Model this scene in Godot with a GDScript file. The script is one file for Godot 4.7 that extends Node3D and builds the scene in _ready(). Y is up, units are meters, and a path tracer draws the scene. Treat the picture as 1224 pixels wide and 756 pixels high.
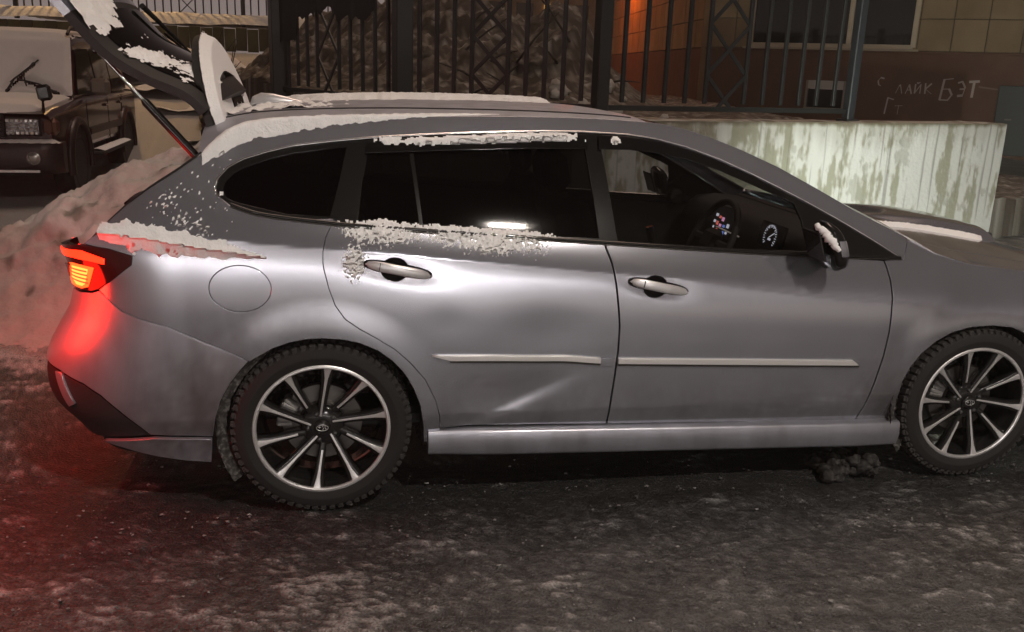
extends Node3D
# A silver estate car parked on an icy yard at night, tailgate up, in front of a stained
# white retaining wall with an iron fence. Metres, y up, car along +x, right side towards +z.

var names := {}
var rng := RandomNumberGenerator.new()
var n_big := FastNoiseLite.new()
var n_mid := FastNoiseLite.new()
var n_fine := FastNoiseLite.new()
var M := {}

# ---------------------------------------------------------------- mesh builder
class MB:
	var v := PackedVector3Array()
	var n := PackedVector3Array()
	var c := PackedColorArray()
	var use_c := false
	var col := Color(1, 1, 1)
	func tri(a: Vector3, b: Vector3, d: Vector3, na: Vector3, nb: Vector3, nd: Vector3, ca = null, cb = null, cd = null) -> void:
		var g := (b - a).cross(d - a)
		if g.length_squared() < 1e-16: return
		# front faces run clockwise
		if g.dot(na + nb + nd) > 0.0:
			v.append(a); v.append(d); v.append(b)
			n.append(na); n.append(nd); n.append(nb)
			if use_c:
				c.append(ca if ca != null else col); c.append(cd if cd != null else col); c.append(cb if cb != null else col)
		else:
			v.append(a); v.append(b); v.append(d)
			n.append(na); n.append(nb); n.append(nd)
			if use_c:
				c.append(ca if ca != null else col); c.append(cb if cb != null else col); c.append(cd if cd != null else col)
	func flat(a: Vector3, b: Vector3, d: Vector3, out: Vector3) -> void:
		var g := (b - a).cross(d - a)
		if g.length_squared() < 1e-16: return
		g = g.normalized()
		if g.dot(out) < 0: g = -g
		tri(a, b, d, g, g, g)
	func squadc(a: Vector3, b: Vector3, d: Vector3, e: Vector3, na: Vector3, nb: Vector3, nd: Vector3, ne: Vector3, ca: Color, cb: Color, cd: Color, ce: Color) -> void:
		tri(a, b, d, na, nb, nd, ca, cb, cd); tri(a, d, e, na, nd, ne, ca, cd, ce)
	func quad(a: Vector3, b: Vector3, d: Vector3, e: Vector3, out: Vector3) -> void:
		flat(a, b, d, out); flat(a, d, e, out)
	func squad(a: Vector3, b: Vector3, d: Vector3, e: Vector3, na: Vector3, nb: Vector3, nd: Vector3, ne: Vector3) -> void:
		tri(a, b, d, na, nb, nd); tri(a, d, e, na, nd, ne)
	# box with chamfered edges
	func box(ce: Vector3, s: Vector3, bev := 0.0, bs := Basis()) -> void:
		var h := s * 0.5
		var b: float = min(bev, min(h.x, min(h.y, h.z)) * 0.95)
		for ax in 3:
			var a1 := (ax + 1) % 3
			var a2 := (ax + 2) % 3
			for sg in [-1.0, 1.0]:
				var ps := []
				for q in [[-1, -1], [1, -1], [1, 1], [-1, 1]]:
					var p := Vector3()
					p[ax] = sg * h[ax]; p[a1] = q[0] * (h[a1] - b); p[a2] = q[1] * (h[a2] - b)
					ps.append(ce + bs * p)
				var o := Vector3(); o[ax] = sg
				quad(ps[0], ps[1], ps[2], ps[3], bs * o)
		if b <= 0.0: return
		for ax in 3:
			var a1 := (ax + 1) % 3
			var a2 := (ax + 2) % 3
			for s1 in [-1.0, 1.0]:
				for s2 in [-1.0, 1.0]:
					var ps := []
					for q in [[-1, 0], [1, 0], [1, 1], [-1, 1]]:
						var p := Vector3()
						p[ax] = q[0] * (h[ax] - b)
						p[a1] = s1 * (h[a1] - (b if q[1] == 1 else 0.0))
						p[a2] = s2 * (h[a2] - (0.0 if q[1] == 1 else b))
						ps.append(ce + bs * p)
					var o := Vector3(); o[a1] = s1; o[a2] = s2
					quad(ps[0], ps[1], ps[2], ps[3], bs * o)
		for sx in [-1.0, 1.0]:
			for sy in [-1.0, 1.0]:
				for sz in [-1.0, 1.0]:
					var o := Vector3(sx, sy, sz)
					flat(ce + bs * Vector3(sx * h.x, sy * (h.y - b), sz * (h.z - b)), ce + bs * Vector3(sx * (h.x - b), sy * h.y, sz * (h.z - b)), ce + bs * Vector3(sx * (h.x - b), sy * (h.y - b), sz * h.z), bs * o)
	# tube through points with a radius at each
	func tube(pts: Array, rad: Array, seg := 10, caps := true) -> void:
		var rings := []
		var up := Vector3(0.13, 1, 0.21).normalized()
		for i in pts.size():
			var d: Vector3 = (pts[min(i + 1, pts.size() - 1)] - pts[max(i - 1, 0)]).normalized()
			if abs(d.dot(up)) > 0.95: up = Vector3(1, 0.1, 0.2).normalized()
			var x := up.cross(d).normalized()
			var y := d.cross(x).normalized()
			up = y
			var r := []
			for k in seg:
				var a := TAU * k / seg
				r.append(x * cos(a) + y * sin(a))
			rings.append(r)
		for i in pts.size() - 1:
			for k in seg:
				var k2 := (k + 1) % seg
				var r0: Array = rings[i]; var r1: Array = rings[i + 1]
				squad(pts[i] + r0[k] * rad[i], pts[i] + r0[k2] * rad[i], pts[i + 1] + r1[k2] * rad[i + 1], pts[i + 1] + r1[k] * rad[i + 1], r0[k], r0[k2], r1[k2], r1[k])
		if caps:
			for e in [0, pts.size() - 1]:
				var o: Vector3 = (pts[0] - pts[1]) if e == 0 else (pts[e] - pts[e - 1])
				for k in seg:
					flat(pts[e], pts[e] + rings[e][k] * rad[e], pts[e] + rings[e][(k + 1) % seg] * rad[e], o)
	# lathe round the z axis through c: profile of [radius, z]
	func lathe(ce: Vector3, prof: Array, seg := 48, smooth := false) -> void:
		for i in prof.size() - 1:
			var r0: float = prof[i][0]; var z0: float = prof[i][1]
			var r1: float = prof[i + 1][0]; var z1: float = prof[i + 1][1]
			var t := Vector2(r1 - r0, z1 - z0)
			if t.length() < 1e-7: continue
			t = t.normalized()
			var nn := Vector2(-t.y, t.x)     # (radial, axial)
			var n0 := nn; var n1 := nn
			if smooth:
				if i > 0:
					var tp := Vector2(r0 - prof[i - 1][0], z0 - prof[i - 1][1]).normalized()
					n0 = (nn + Vector2(-tp.y, tp.x)).normalized()
				if i < prof.size() - 2:
					var tn := Vector2(prof[i + 2][0] - r1, prof[i + 2][1] - z1).normalized()
					n1 = (nn + Vector2(-tn.y, tn.x)).normalized()
			for k in seg:
				var a0 := TAU * k / seg; var a1 := TAU * (k + 1) / seg
				var d0 := Vector3(cos(a0), sin(a0), 0); var d1 := Vector3(cos(a1), sin(a1), 0)
				var zz := Vector3(0, 0, 1)
				squad(ce + d0 * r0 + zz * z0, ce + d1 * r0 + zz * z0, ce + d1 * r1 + zz * z1, ce + d0 * r1 + zz * z1,
					d0 * n0.x + zz * n0.y, d1 * n0.x + zz * n0.y, d1 * n1.x + zz * n1.y, d0 * n1.x + zz * n1.y)
	# flat polygon in the plane o + ux*x + uy*y pushed back by depth, with a chamfered front edge
	func prism(poly: PackedVector2Array, o: Vector3, ux: Vector3, uy: Vector3, depth: float, bev := 0.0) -> void:
		var uz := ux.cross(uy).normalized()
		if Geometry2D.is_polygon_clockwise(poly):
			poly = poly.duplicate(); poly.reverse()
		var front := poly
		if bev > 0.0:
			var res := Geometry2D.offset_polygon(poly, -bev, Geometry2D.JOIN_MITER)
			if res.size() == 1 and res[0].size() == poly.size():
				# line up the first corner
				var best := 0
				for k in res[0].size():
					if res[0][k].distance_to(poly[0]) < res[0][best].distance_to(poly[0]): best = k
				front = PackedVector2Array()
				for k in res[0].size(): front.append(res[0][(k + best) % res[0].size()])
			else: bev = 0.0
		var m := poly.size()
		var idx := Geometry2D.triangulate_polygon(front)
		for i in range(0, idx.size(), 3):
			flat(o + ux * front[idx[i]].x + uy * front[idx[i]].y, o + ux * front[idx[i + 1]].x + uy * front[idx[i + 1]].y, o + ux * front[idx[i + 2]].x + uy * front[idx[i + 2]].y, uz)
		idx = Geometry2D.triangulate_polygon(poly)
		for i in range(0, idx.size(), 3):
			flat(o - uz * depth + ux * poly[idx[i]].x + uy * poly[idx[i]].y, o - uz * depth + ux * poly[idx[i + 1]].x + uy * poly[idx[i + 1]].y, o - uz * depth + ux * poly[idx[i + 2]].x + uy * poly[idx[i + 2]].y, -uz)
		for i in m:
			var j := (i + 1) % m
			var e := poly[j] - poly[i]
			var out := ux * e.y - uy * e.x
			var p0 := o + ux * poly[i].x + uy * poly[i].y
			var p1 := o + ux * poly[j].x + uy * poly[j].y
			quad(p0 - uz * bev, p1 - uz * bev, p1 - uz * depth, p0 - uz * depth, out)
			if bev > 0.0:
				quad(p0 - uz * bev, p1 - uz * bev, o + ux * front[j].x + uy * front[j].y, o + ux * front[i].x + uy * front[i].y, out + uz * e.length())
	# grid of points with smooth normals; cells that touch a null are skipped
	func grid(P: Array, nu: int, nv: int, hint: Vector3, C: Array = [], keep: Array = []) -> void:
		var N := PackedVector3Array(); N.resize(nu * nv)
		for j in nv - 1:
			for i in nu - 1:
				var a := j * nu + i
				var g: Vector3 = (P[a + 1] - P[a + nu]).cross(P[a + nu + 1] - P[a])
				if g.dot(hint) < 0: g = -g
				N[a] += g; N[a + 1] += g; N[a + nu] += g; N[a + nu + 1] += g
		for k in nu * nv: N[k] = N[k].normalized()
		var hc := C.size() > 0
		for j in nv - 1:
			for i in nu - 1:
				var a := j * nu + i
				if keep.size() > 0 and not keep[a]: continue
				var b := a + 1; var d := a + nu + 1; var e := a + nu
				if hc:
					tri(P[a], P[b], P[d], N[a], N[b], N[d], C[a], C[b], C[d])
					tri(P[a], P[d], P[e], N[a], N[d], N[e], C[a], C[d], C[e])
				else:
					tri(P[a], P[b], P[d], N[a], N[b], N[d]); tri(P[a], P[d], P[e], N[a], N[d], N[e])
	# closed rings of equal count joined along their length, smooth normals
	func loft(rings: Array, caps := true, closed := true) -> void:
		var m: int = rings[0].size()
		var N := []
		var cen := []
		for r in rings:
			var q := Vector3()
			for p in r: q += p
			cen.append(q / m)
			var e := PackedVector3Array(); e.resize(m); N.append(e)
		var cols := m if closed else m - 1
		for i in rings.size() - 1:
			for k in cols:
				var k2 := (k + 1) % m
				var g: Vector3 = (rings[i][k2] - rings[i + 1][k]).cross(rings[i + 1][k2] - rings[i][k])
				var mid: Vector3 = (rings[i][k] + rings[i][k2] + rings[i + 1][k] + rings[i + 1][k2]) * 0.25
				if g.dot(mid - (cen[i] + cen[i + 1]) * 0.5) < 0: g = -g
				N[i][k] += g; N[i][k2] += g; N[i + 1][k] += g; N[i + 1][k2] += g
		for i in rings.size():
			for k in m: N[i][k] = N[i][k].normalized()
		for i in rings.size() - 1:
			for k in cols:
				var k2 := (k + 1) % m
				squad(rings[i][k], rings[i][k2], rings[i + 1][k2], rings[i + 1][k], N[i][k], N[i][k2], N[i + 1][k2], N[i + 1][k])
		if caps:
			for e in [0, rings.size() - 1]:
				var o: Vector3 = (cen[0] - cen[1]) if e == 0 else (cen[e] - cen[e - 1])
				for k in m:
					flat(cen[e], rings[e][k], rings[e][(k + 1) % m], o)
	func mesh(mat: Material) -> ArrayMesh:
		var am := ArrayMesh.new()
		var arr := []
		arr.resize(Mesh.ARRAY_MAX)
		arr[Mesh.ARRAY_VERTEX] = v
		arr[Mesh.ARRAY_NORMAL] = n
		if use_c: arr[Mesh.ARRAY_COLOR] = c
		am.add_surface_from_arrays(Mesh.PRIMITIVE_TRIANGLES, arr)
		am.surface_set_material(0, mat)
		return am

# ---------------------------------------------------------------- scene helpers
func numbered(called: String) -> String:
	if not names.has(called):
		names[called] = 0
		return called
	names[called] += 1
	return "%s_%03d" % [called, names[called]]

func obj(called: String, mb: MB, mat: Material, parent: Node = null) -> MeshInstance3D:
	var o := MeshInstance3D.new()
	if mb.v.size() > 0: o.mesh = mb.mesh(mat)
	if parent == null:
		o.name = numbered(called); add_child(o, true)
	else:
		o.name = called; parent.add_child(o, true)
	return o

func share(called: String, mesh: Mesh, parent: Node, at := Vector3.ZERO, bs := Basis()) -> MeshInstance3D:
	var o := MeshInstance3D.new()
	o.mesh = mesh; o.transform = Transform3D(bs, at); o.name = called
	parent.add_child(o, true)
	return o

func thing(called: String, label: String, category: String, at := Vector3.ZERO, group := "") -> Node3D:
	var o := Node3D.new()
	o.name = numbered(called); add_child(o, true); o.position = at
	tag(o, label, category, group)
	return o

func tag(o: Node, label: String, category: String, group := "", kind := "") -> void:
	o.set_meta("label", label)
	if category: o.set_meta("category", category)
	if group: o.set_meta("group", group)
	if kind: o.set_meta("kind", kind)

func structure(o: Node, label: String) -> void:
	o.set_meta("kind", "structure"); o.set_meta("label", label)

func lin(r: float, g: float, b: float, a := 1.0) -> Color:
	var k := Color(r, g, b, a).linear_to_srgb()
	k.a = a
	return k

func mat(c: Color, rough := 0.6, metal := 0.0) -> StandardMaterial3D:
	var m := StandardMaterial3D.new()
	m.albedo_color = c; m.roughness = rough; m.metallic = metal
	return m

func vmat(rough := 0.8) -> StandardMaterial3D:
	var m := StandardMaterial3D.new()
	m.vertex_color_use_as_albedo = true; m.roughness = rough
	return m

func glow(c: Color, e: float) -> StandardMaterial3D:
	var m := StandardMaterial3D.new()
	m.albedo_color = c; m.emission_enabled = true; m.emission = c; m.emission_energy_multiplier = e
	m.roughness = 0.3
	return m

func noise_tex(freq: float, ramp: Array, size := 512, seed_ := 1, normal := false, oct := 5) -> NoiseTexture2D:
	var t := NoiseTexture2D.new()
	t.width = size; t.height = size; t.seamless = true; t.normalize = true
	var n := FastNoiseLite.new()
	n.seed = seed_; n.frequency = freq; n.fractal_octaves = oct
	t.noise = n
	if normal:
		t.as_normal_map = true; t.bump_strength = 6.0
	else:
		var g := Gradient.new()
		g.offsets = PackedFloat32Array(); g.colors = PackedColorArray()
		var off := PackedFloat32Array(); var cs := PackedColorArray()
		for r in ramp:
			off.append(r[0]); cs.append(r[1])
		g.offsets = off; g.colors = cs
		t.color_ramp = g
	return t

func sm(a: float, b: float, x: float) -> float:
	var t := clampf((x - a) / (b - a), 0, 1)
	return t * t * (3 - 2 * t)

func pl(xs: Array, ys: Array, x: float) -> float:
	if x <= xs[0]: return ys[0]
	for i in xs.size() - 1:
		if x <= xs[i + 1]:
			return lerpf(ys[i], ys[i + 1], (x - xs[i]) / (xs[i + 1] - xs[i]))
	return ys[-1]

# smooth interpolation through points (Catmull-Rom, uneven spacing)
func cr(xs: Array, ys: Array, x: float) -> float:
	var m := xs.size()
	if x <= xs[0]: return ys[0]
	if x >= xs[m - 1]: return ys[m - 1]
	var i := 0
	while x > xs[i + 1]: i += 1
	var L: float = xs[i + 1] - xs[i]
	var t: float = (x - xs[i]) / L
	var s: float = (ys[i + 1] - ys[i]) / L
	var m0: float = s if i == 0 else (ys[i + 1] - ys[i - 1]) / (xs[i + 1] - xs[i - 1])
	var m1: float = s if i == m - 2 else (ys[i + 2] - ys[i]) / (xs[i + 2] - xs[i])
	return herm(t, L, ys[i], ys[i + 1], m0, m1)

func herm(t: float, L: float, a: float, b: float, ma: float, mb: float) -> float:
	return a * (1 + 2 * t) * (1 - t) * (1 - t) + b * t * t * (3 - 2 * t) + L * (ma * t * (1 - t) * (1 - t) + mb * t * t * (t - 1))

# ================================================================= the car's side as a surface
const XR := -0.45
const XF := 3.0
const BX := [-1.2, -0.45, -0.333, -0.255, 0.043, 0.351, 1.033, 1.871, 2.266, 2.7, 3.1, 3.7]
const BY := [1.30, 1.20, 1.155, 1.118, 1.078, 1.054, 1.007, 0.954, 0.939, 0.905, 0.855, 0.77]
const XEY := [0.1, 0.2, 0.3, 0.4, 0.5, 0.6, 0.68, 0.75, 0.85, 0.95, 1.0, 1.3, 1.5]
const XEX := [-0.84, -0.86, -0.91, -0.985, -1.0, -0.975, -0.93, -0.89, -0.87, -0.893, -0.90, -0.80, -0.72]

func belt_y(x: float) -> float: return cr(BX, BY, x)
func crease_y(x: float) -> float: return 1.0 - 0.088 * x

func zraw(x: float, y: float, yC: float, yB: float) -> float:
	var yD := 0.368
	if y < yD: return 0.874 - 0.21 * (yD - y)
	if y < yC: return herm((y - yD) / (yC - yD), yC - yD, 0.874, 0.880, 0.07, -0.14)
	var zB := 0.880 - 0.4 * (yB - yC)
	if y < yB: return herm((y - yC) / (yB - yC), yB - yC, 0.880, zB, -0.30, -0.5)
	var t := y - yB
	return zB - 0.5 * t - 0.25 * t * t

func zs(x: float, y: float) -> float:
	var w := 0.035 * sm(1.2, 2.0, x) + 0.0015
	var yC := crease_y(x)
	var yB: float = max(belt_y(x), yC + 0.06)
	var s := 0.0
	for k in [-2, -1, 0, 1, 2]: s += zraw(x, y + k * w * 0.5, yC, yB)
	return s * 0.2

func gauss2(dx: float, dy: float) -> float: return exp(-dx * dx - dy * dy)

func side_z(x: float, y: float) -> float:
	var xi := clampf(x, XR, XF)
	var z := zs(xi, y)
	if y > 0.25 and y < 0.9:
		for cx in [0.0, 2.67]:
			var r := Vector2(x - cx, y - 0.33).length()
			if r < 0.5: z += 0.008 * (1.0 - sm(0.36, 0.5, r)) * sm(0.25, 0.4, y)
	z -= 0.02 * pow(max(0.0, (0.3 - xi) / 0.75), 2) + 0.03 * pow(max(0.0, (xi - 1.9) / 1.1), 2)
	return z

func dents(x: float, y: float) -> float:
	# hollows behind the two door handles
	var d := 0.0
	d -= 0.004 * gauss2((x - 0.285) / 0.15, (y - 0.925 + 0.19 * (x - 0.285)) / 0.042)
	d -= 0.004 * gauss2((x - 1.25) / 0.13, (y - 0.850 + 0.19 * (x - 1.25)) / 0.042)
	# the knock in the rear door: a diagonal fold under the moulding and a shallow hollow above it
	var u := (x - 0.74) * 0.905 + (y - 0.435) * 0.425
	var w := -(x - 0.74) * 0.425 + (y - 0.435) * 0.905
	var along := exp(-pow(u / 0.19, 2.0))
	d -= 0.009 * along * (exp(-pow(w / 0.085, 2.0)) if w > 0.0 else exp(-pow(w / 0.036, 2.0)))
	d -= 0.006 * gauss2((x - 0.60) / 0.10, (y - 0.45) / 0.07)
	d -= 0.005 * gauss2((x - 0.83) / 0.16, (y - 0.68) / 0.085)
	d -= 0.0015 * gauss2((x - 0.45) / 0.08, (y - 0.72) / 0.05)
	return d

func s_of(x: float, y: float) -> float:
	if x < XR:
		var u: float = min(1.0, (XR - x) / (XR - cr(XEY, XEX, y)))
		return XR - asin(u) * 0.45
	if x > XF:
		return XF + asin(min(1.0, (x - XF) / 0.72)) * 0.55
	return x

func side_p(s: float, y: float) -> Vector3:
	if s < XR:
		var xe := cr(XEY, XEX, y)
		var th: float = min((XR - s) / 0.45, PI / 2)
		var u := sin(th)
		var x := XR - u * (XR - xe)
		var z := side_z(XR, y) - 0.30 * (1.0 - sqrt(max(0.0, 1.0 - pow(u, 2.6))))
		var over := (XR - s) - 0.45 * PI / 2
		if over > 0:
			var f: float = clampf(over / 0.6, 0, 1)
			x -= 0.05 * (1.0 - (1.0 - f) * (1.0 - f))
			z *= 1.0 - f
		else:
			var r := Vector2(x, y - 0.33).length()
			if y > 0.25 and r < 0.5: z += 0.008 * (1.0 - sm(0.36, 0.5, r)) * sm(0.25, 0.4, y)
		return Vector3(x, y, z)
	if s > XF:
		var th2: float = min((s - XF) / 0.55, PI / 2)
		var u2 := sin(th2)
		var x2 := XF + u2 * 0.72
		var z2 := side_z(XF, y) - 0.35 * (1.0 - sqrt(max(0.0, 1.0 - pow(u2, 2.4))))
		var over2 := (s - XF) - 0.55 * PI / 2
		if over2 > 0:
			var f2: float = clampf(over2 / 0.6, 0, 1)
			x2 += 0.06 * (1.0 - (1.0 - f2) * (1.0 - f2))
			z2 *= 1.0 - f2
		return Vector3(x2, y, z2)
	return Vector3(s, y, side_z(s, y) + (dents(s, y) if use_dents else 0.0))

var use_dents := true

func side_n(s: float, y: float) -> Vector3:
	var e := 0.002
	return (side_p(s + e, y) - side_p(s - e, y)).cross(side_p(s, y + e) - side_p(s, y - e)).normalized()

func xy(list: Array) -> PackedVector2Array:
	var o := PackedVector2Array()
	for p in list: o.append(Vector2(s_of(p[0], p[1]), p[1]))
	return o

func dense(poly: PackedVector2Array, step := 0.025) -> PackedVector2Array:
	var o := PackedVector2Array()
	for i in poly.size():
		var a := poly[i]; var b := poly[(i + 1) % poly.size()]
		var k := int(ceil(a.distance_to(b) / step))
		for j in k: o.append(a.lerp(b, float(j) / k))
	return o

# a sheet-metal panel: the outline cut from the side surface, with rolled edges
func panel(called: String, poly: PackedVector2Array, holes: Array, parent: Node, m: Material, sd: float, off := 0.0, cell := 0.02, shrink := 0.0048, depth := 0.014) -> MeshInstance3D:
	var mb := MB.new()
	var dirty: bool = m == M.paint or m == M.paint_dirty
	mb.use_c = dirty
	use_dents = sd > 0
	var flip := Vector3(1, 1, sd)
	if Geometry2D.is_polygon_clockwise(poly):
		poly = poly.duplicate(); poly.reverse()
	var outl := poly
	if shrink > 0:
		var r := Geometry2D.offset_polygon(poly, -shrink)
		if r.size() > 0:
			outl = r[0]
			for q in r:
				if q.size() > outl.size(): outl = q
	outl = dense(outl)
	var lo := outl[0]; var hi := outl[0]
	for p in outl:
		lo = Vector2(min(lo.x, p.x), min(lo.y, p.y)); hi = Vector2(max(hi.x, p.x), max(hi.y, p.y))
	var cache := {}
	var i0 := int(floor(lo.x / cell)); var i1 := int(ceil(hi.x / cell))
	var j0 := int(floor(lo.y / cell)); var j1 := int(ceil(hi.y / cell))
	for i in range(i0, i1):
		var x0 := i * cell
		var strip := PackedVector2Array([Vector2(x0, lo.y - 1), Vector2(x0 + cell, lo.y - 1), Vector2(x0 + cell, hi.y + 1), Vector2(x0, hi.y + 1)])
		var cols: Array = Geometry2D.intersect_polygons(outl, strip)
		for cp in cols:
			if Geometry2D.is_polygon_clockwise(cp): continue
			var cl: float = cp[0].y; var ch: float = cp[0].y
			for p in cp:
				cl = min(cl, p.y); ch = max(ch, p.y)
			for j in range(int(floor(cl / cell)), int(ceil(ch / cell))):
				var y0 := j * cell
				var rc := PackedVector2Array([Vector2(x0, y0), Vector2(x0 + cell, y0), Vector2(x0 + cell, y0 + cell), Vector2(x0, y0 + cell)])
				var bits: Array = Geometry2D.intersect_polygons(cp, rc)
				for h in holes:
					if bits.size() == 0: break
					if h.size() == 0: continue
					var nb := []
					for b in bits:
						for q in Geometry2D.clip_polygons(b, h):
							if not Geometry2D.is_polygon_clockwise(q): nb.append(q)
					bits = nb
				for b in bits:
					if b.size() < 3: continue
					var P := PackedVector3Array(); var N := PackedVector3Array(); var K := PackedColorArray()
					for p in b:
						var key := Vector2i(roundi(p.x * 40000), roundi(p.y * 40000))
						var pn
						if cache.has(key): pn = cache[key]
						else:
							var nn := side_n(p.x, p.y)
							pn = [(side_p(p.x, p.y) + nn * off) * flip, nn * flip, dirt(p.x, p.y) if dirty else Color(1, 1, 1)]
							cache[key] = pn
						P.append(pn[0]); N.append(pn[1]); K.append(pn[2])
					if b.size() == 4:
						mb.squadc(P[0], P[1], P[2], P[3], N[0], N[1], N[2], N[3], K[0], K[1], K[2], K[3])
					else:
						var idx := Geometry2D.triangulate_polygon(b)
						for k in range(0, idx.size(), 3):
							mb.tri(P[idx[k]], P[idx[k + 1]], P[idx[k + 2]], N[idx[k]], N[idx[k + 1]], N[idx[k + 2]], K[idx[k]], K[idx[k + 1]], K[idx[k + 2]])
	if depth > 0:
		var loops := [outl]
		for h in holes:
			if h.size() > 0: loops.append(h)
		for li in loops.size():
			var lp: PackedVector2Array = loops[li]
			var m2 := lp.size()
			var ring := []
			for k in m2:
				var a: Vector2 = lp[(k - 1 + m2) % m2]; var b: Vector2 = lp[(k + 1) % m2]
				var t := (b - a).normalized()
				var o2 := Vector2(t.y, -t.x)
				if Geometry2D.is_polygon_clockwise(lp): o2 = -o2
				if li > 0: o2 = -o2
				var p: Vector2 = lp[k]
				var nn := side_n(p.x, p.y)
				var base := side_p(p.x, p.y) + nn * off
				var outd := (side_p(p.x + o2.x * 0.002, p.y + o2.y * 0.002) - side_p(p.x, p.y))
				outd = (outd - nn * outd.dot(nn)).normalized()
				var r := 0.0018
				ring.append([base, nn, base + outd * r * 0.7 - nn * r * 0.3, (nn + outd).normalized(), base + outd * r - nn * r, outd, base + outd * r - nn * depth, outd])
			for k in m2:
				var A: Array = ring[k]; var B: Array = ring[(k + 1) % m2]
				for q in [0, 2, 4]:
					mb.squad(A[q] * flip, B[q] * flip, B[q + 2] * flip, A[q + 2] * flip, A[q + 1] * flip, B[q + 1] * flip, B[q + 3] * flip, A[q + 3] * flip)
	use_dents = true
	return obj(called, mb, m, parent)

# road film: heavier low down, behind the wheels and in run marks
func dirt(x: float, y: float) -> Color:
	var k := 0.55 * sm(0.62, 0.24, y)
	k += 0.55 * sm(0.62, 0.38, Vector2(x + 0.10, y - 0.36).length()) * sm(0.25, -0.3, x)
	k += 0.40 * sm(0.60, 0.38, Vector2(x - 2.6, y - 0.34).length())
	k *= 0.75 + 0.9 * n_mid.get_noise_2d(x * 90, y * 40) + 0.5 * n_fine.get_noise_2d(x * 260, y * 160)
	k += 0.10 * n_mid.get_noise_2d(x * 60 + 30, y * 14)
	var c := Color(1, 1, 1).lerp(Color(0.50, 0.475, 0.45), clampf(k, 0, 0.9))
	# dried splashes of salt
	var salt := sm(0.36, 0.6, n_fine.get_noise_2d(x * 330 + 5, y * 240)) * sm(0.75, 0.3, y) * 0.25
	return c.lerp(Color(1.15, 1.13, 1.1), salt)

func ellipse(cx: float, cy: float, rx: float, ry: float, k := 28, tilt := 0.0) -> PackedVector2Array:
	var o := PackedVector2Array()
	for i in k:
		var a := TAU * i / k
		o.append(Vector2(cx, cy) + Vector2(rx * cos(a), ry * sin(a)).rotated(tilt))
	return o

# ================================================================= roof, bonnet
const RBX := [-0.45, -0.397, -0.349, -0.294, -0.225, 0.0, 0.3, 0.7, 1.0, 1.2, 1.355, 1.524, 1.794, 2.13, 2.235, 2.324]
const RBY := [1.25, 1.295, 1.335, 1.375, 1.403, 1.425, 1.438, 1.447, 1.447, 1.44, 1.427, 1.384, 1.279, 1.104, 1.057, 1.015]
const RCX := [-0.45, -0.2, 0.2, 0.6, 1.0, 1.25, 1.5, 1.77, 2.1, 2.3, 2.5]
const RCY := [1.405, 1.445, 1.472, 1.48, 1.474, 1.455, 1.40, 1.31, 1.165, 1.08, 1.0]

func roof_p(x: float, z: float) -> Vector3:
	var ye := cr(RBX, RBY, x)
	var ze := side_p(x, ye).z
	var t: float = min(1.0, abs(z) / ze)
	return Vector3(x, ye + (cr(RCX, RCY, x) - ye) * (1.0 - pow(t, 4.0)), z)

func roof_n(x: float, z: float) -> Vector3:
	var e := 0.004
	return (roof_p(x, z + e) - roof_p(x, z - e)).cross(roof_p(x + e, z) - roof_p(x - e, z)).normalized()

func hood_edge_y(x: float) -> float:
	return pl([2.28, 2.335, 2.45, 2.6, 3.7], [1.035, 1.008, 0.955, belt_y(2.6), belt_y(3.7)], x)

func hood_p(x: float, z: float) -> Vector3:
	var ye := hood_edge_y(x)
	var ze := side_p(s_of(x, ye), ye).z
	var yc := cr([2.28, 2.6, 2.92, 3.24, 3.54, 3.72], [1.035, 1.005, 0.955, 0.888, 0.82, 0.75], x)
	var t: float = min(1.0, abs(z) / ze)
	return Vector3(x, ye + (yc - ye) * (1.0 - pow(t, 2.4)), z)

func hood_n(x: float, z: float) -> Vector3:
	var e := 0.004
	return (hood_p(x, z + e) - hood_p(x, z - e)).cross(hood_p(x + e, z) - hood_p(x - e, z)).normalized()

# a strip of a surface f(u, t) for t in 0..1 with its own normals
func patch(called: String, m: Material, parent: Node, us: Array, ts: Array, fp: Callable, fn: Callable, off := 0.0, skirt := 0.012) -> MeshInstance3D:
	var mb := MB.new()
	var P := []; var N := []
	for t in ts:
		for u in us:
			var nn: Vector3 = fn.call(u, t)
			P.append(fp.call(u, t) + nn * off); N.append(nn)
	var w := us.size(); var h := ts.size()
	for j in h - 1:
		for i in w - 1:
			var a := j * w + i
			mb.squad(P[a], P[a + 1], P[a + w + 1], P[a + w], N[a], N[a + 1], N[a + w + 1], N[a + w])
	if skirt > 0:
		var rim := []
		for i in w: rim.append(i)
		for j in range(1, h): rim.append(j * w + w - 1)
		for i in range(w - 2, -1, -1): rim.append((h - 1) * w + i)
		for j in range(h - 2, 0, -1): rim.append(j * w)
		var mid: Vector3 = P[(h / 2) * w + w / 2]
		for k in rim.size():
			var a: int = rim[k]; var b: int = rim[(k + 1) % rim.size()]
			mb.quad(P[a], P[b], P[b] - N[b] * skirt, P[a] - N[a] * skirt, P[a] - mid)
	return obj(called, mb, m, parent)

func span(a: float, b: float, k: int) -> Array:
	var o := []
	for i in k + 1: o.append(lerpf(a, b, float(i) / k))
	return o

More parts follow.
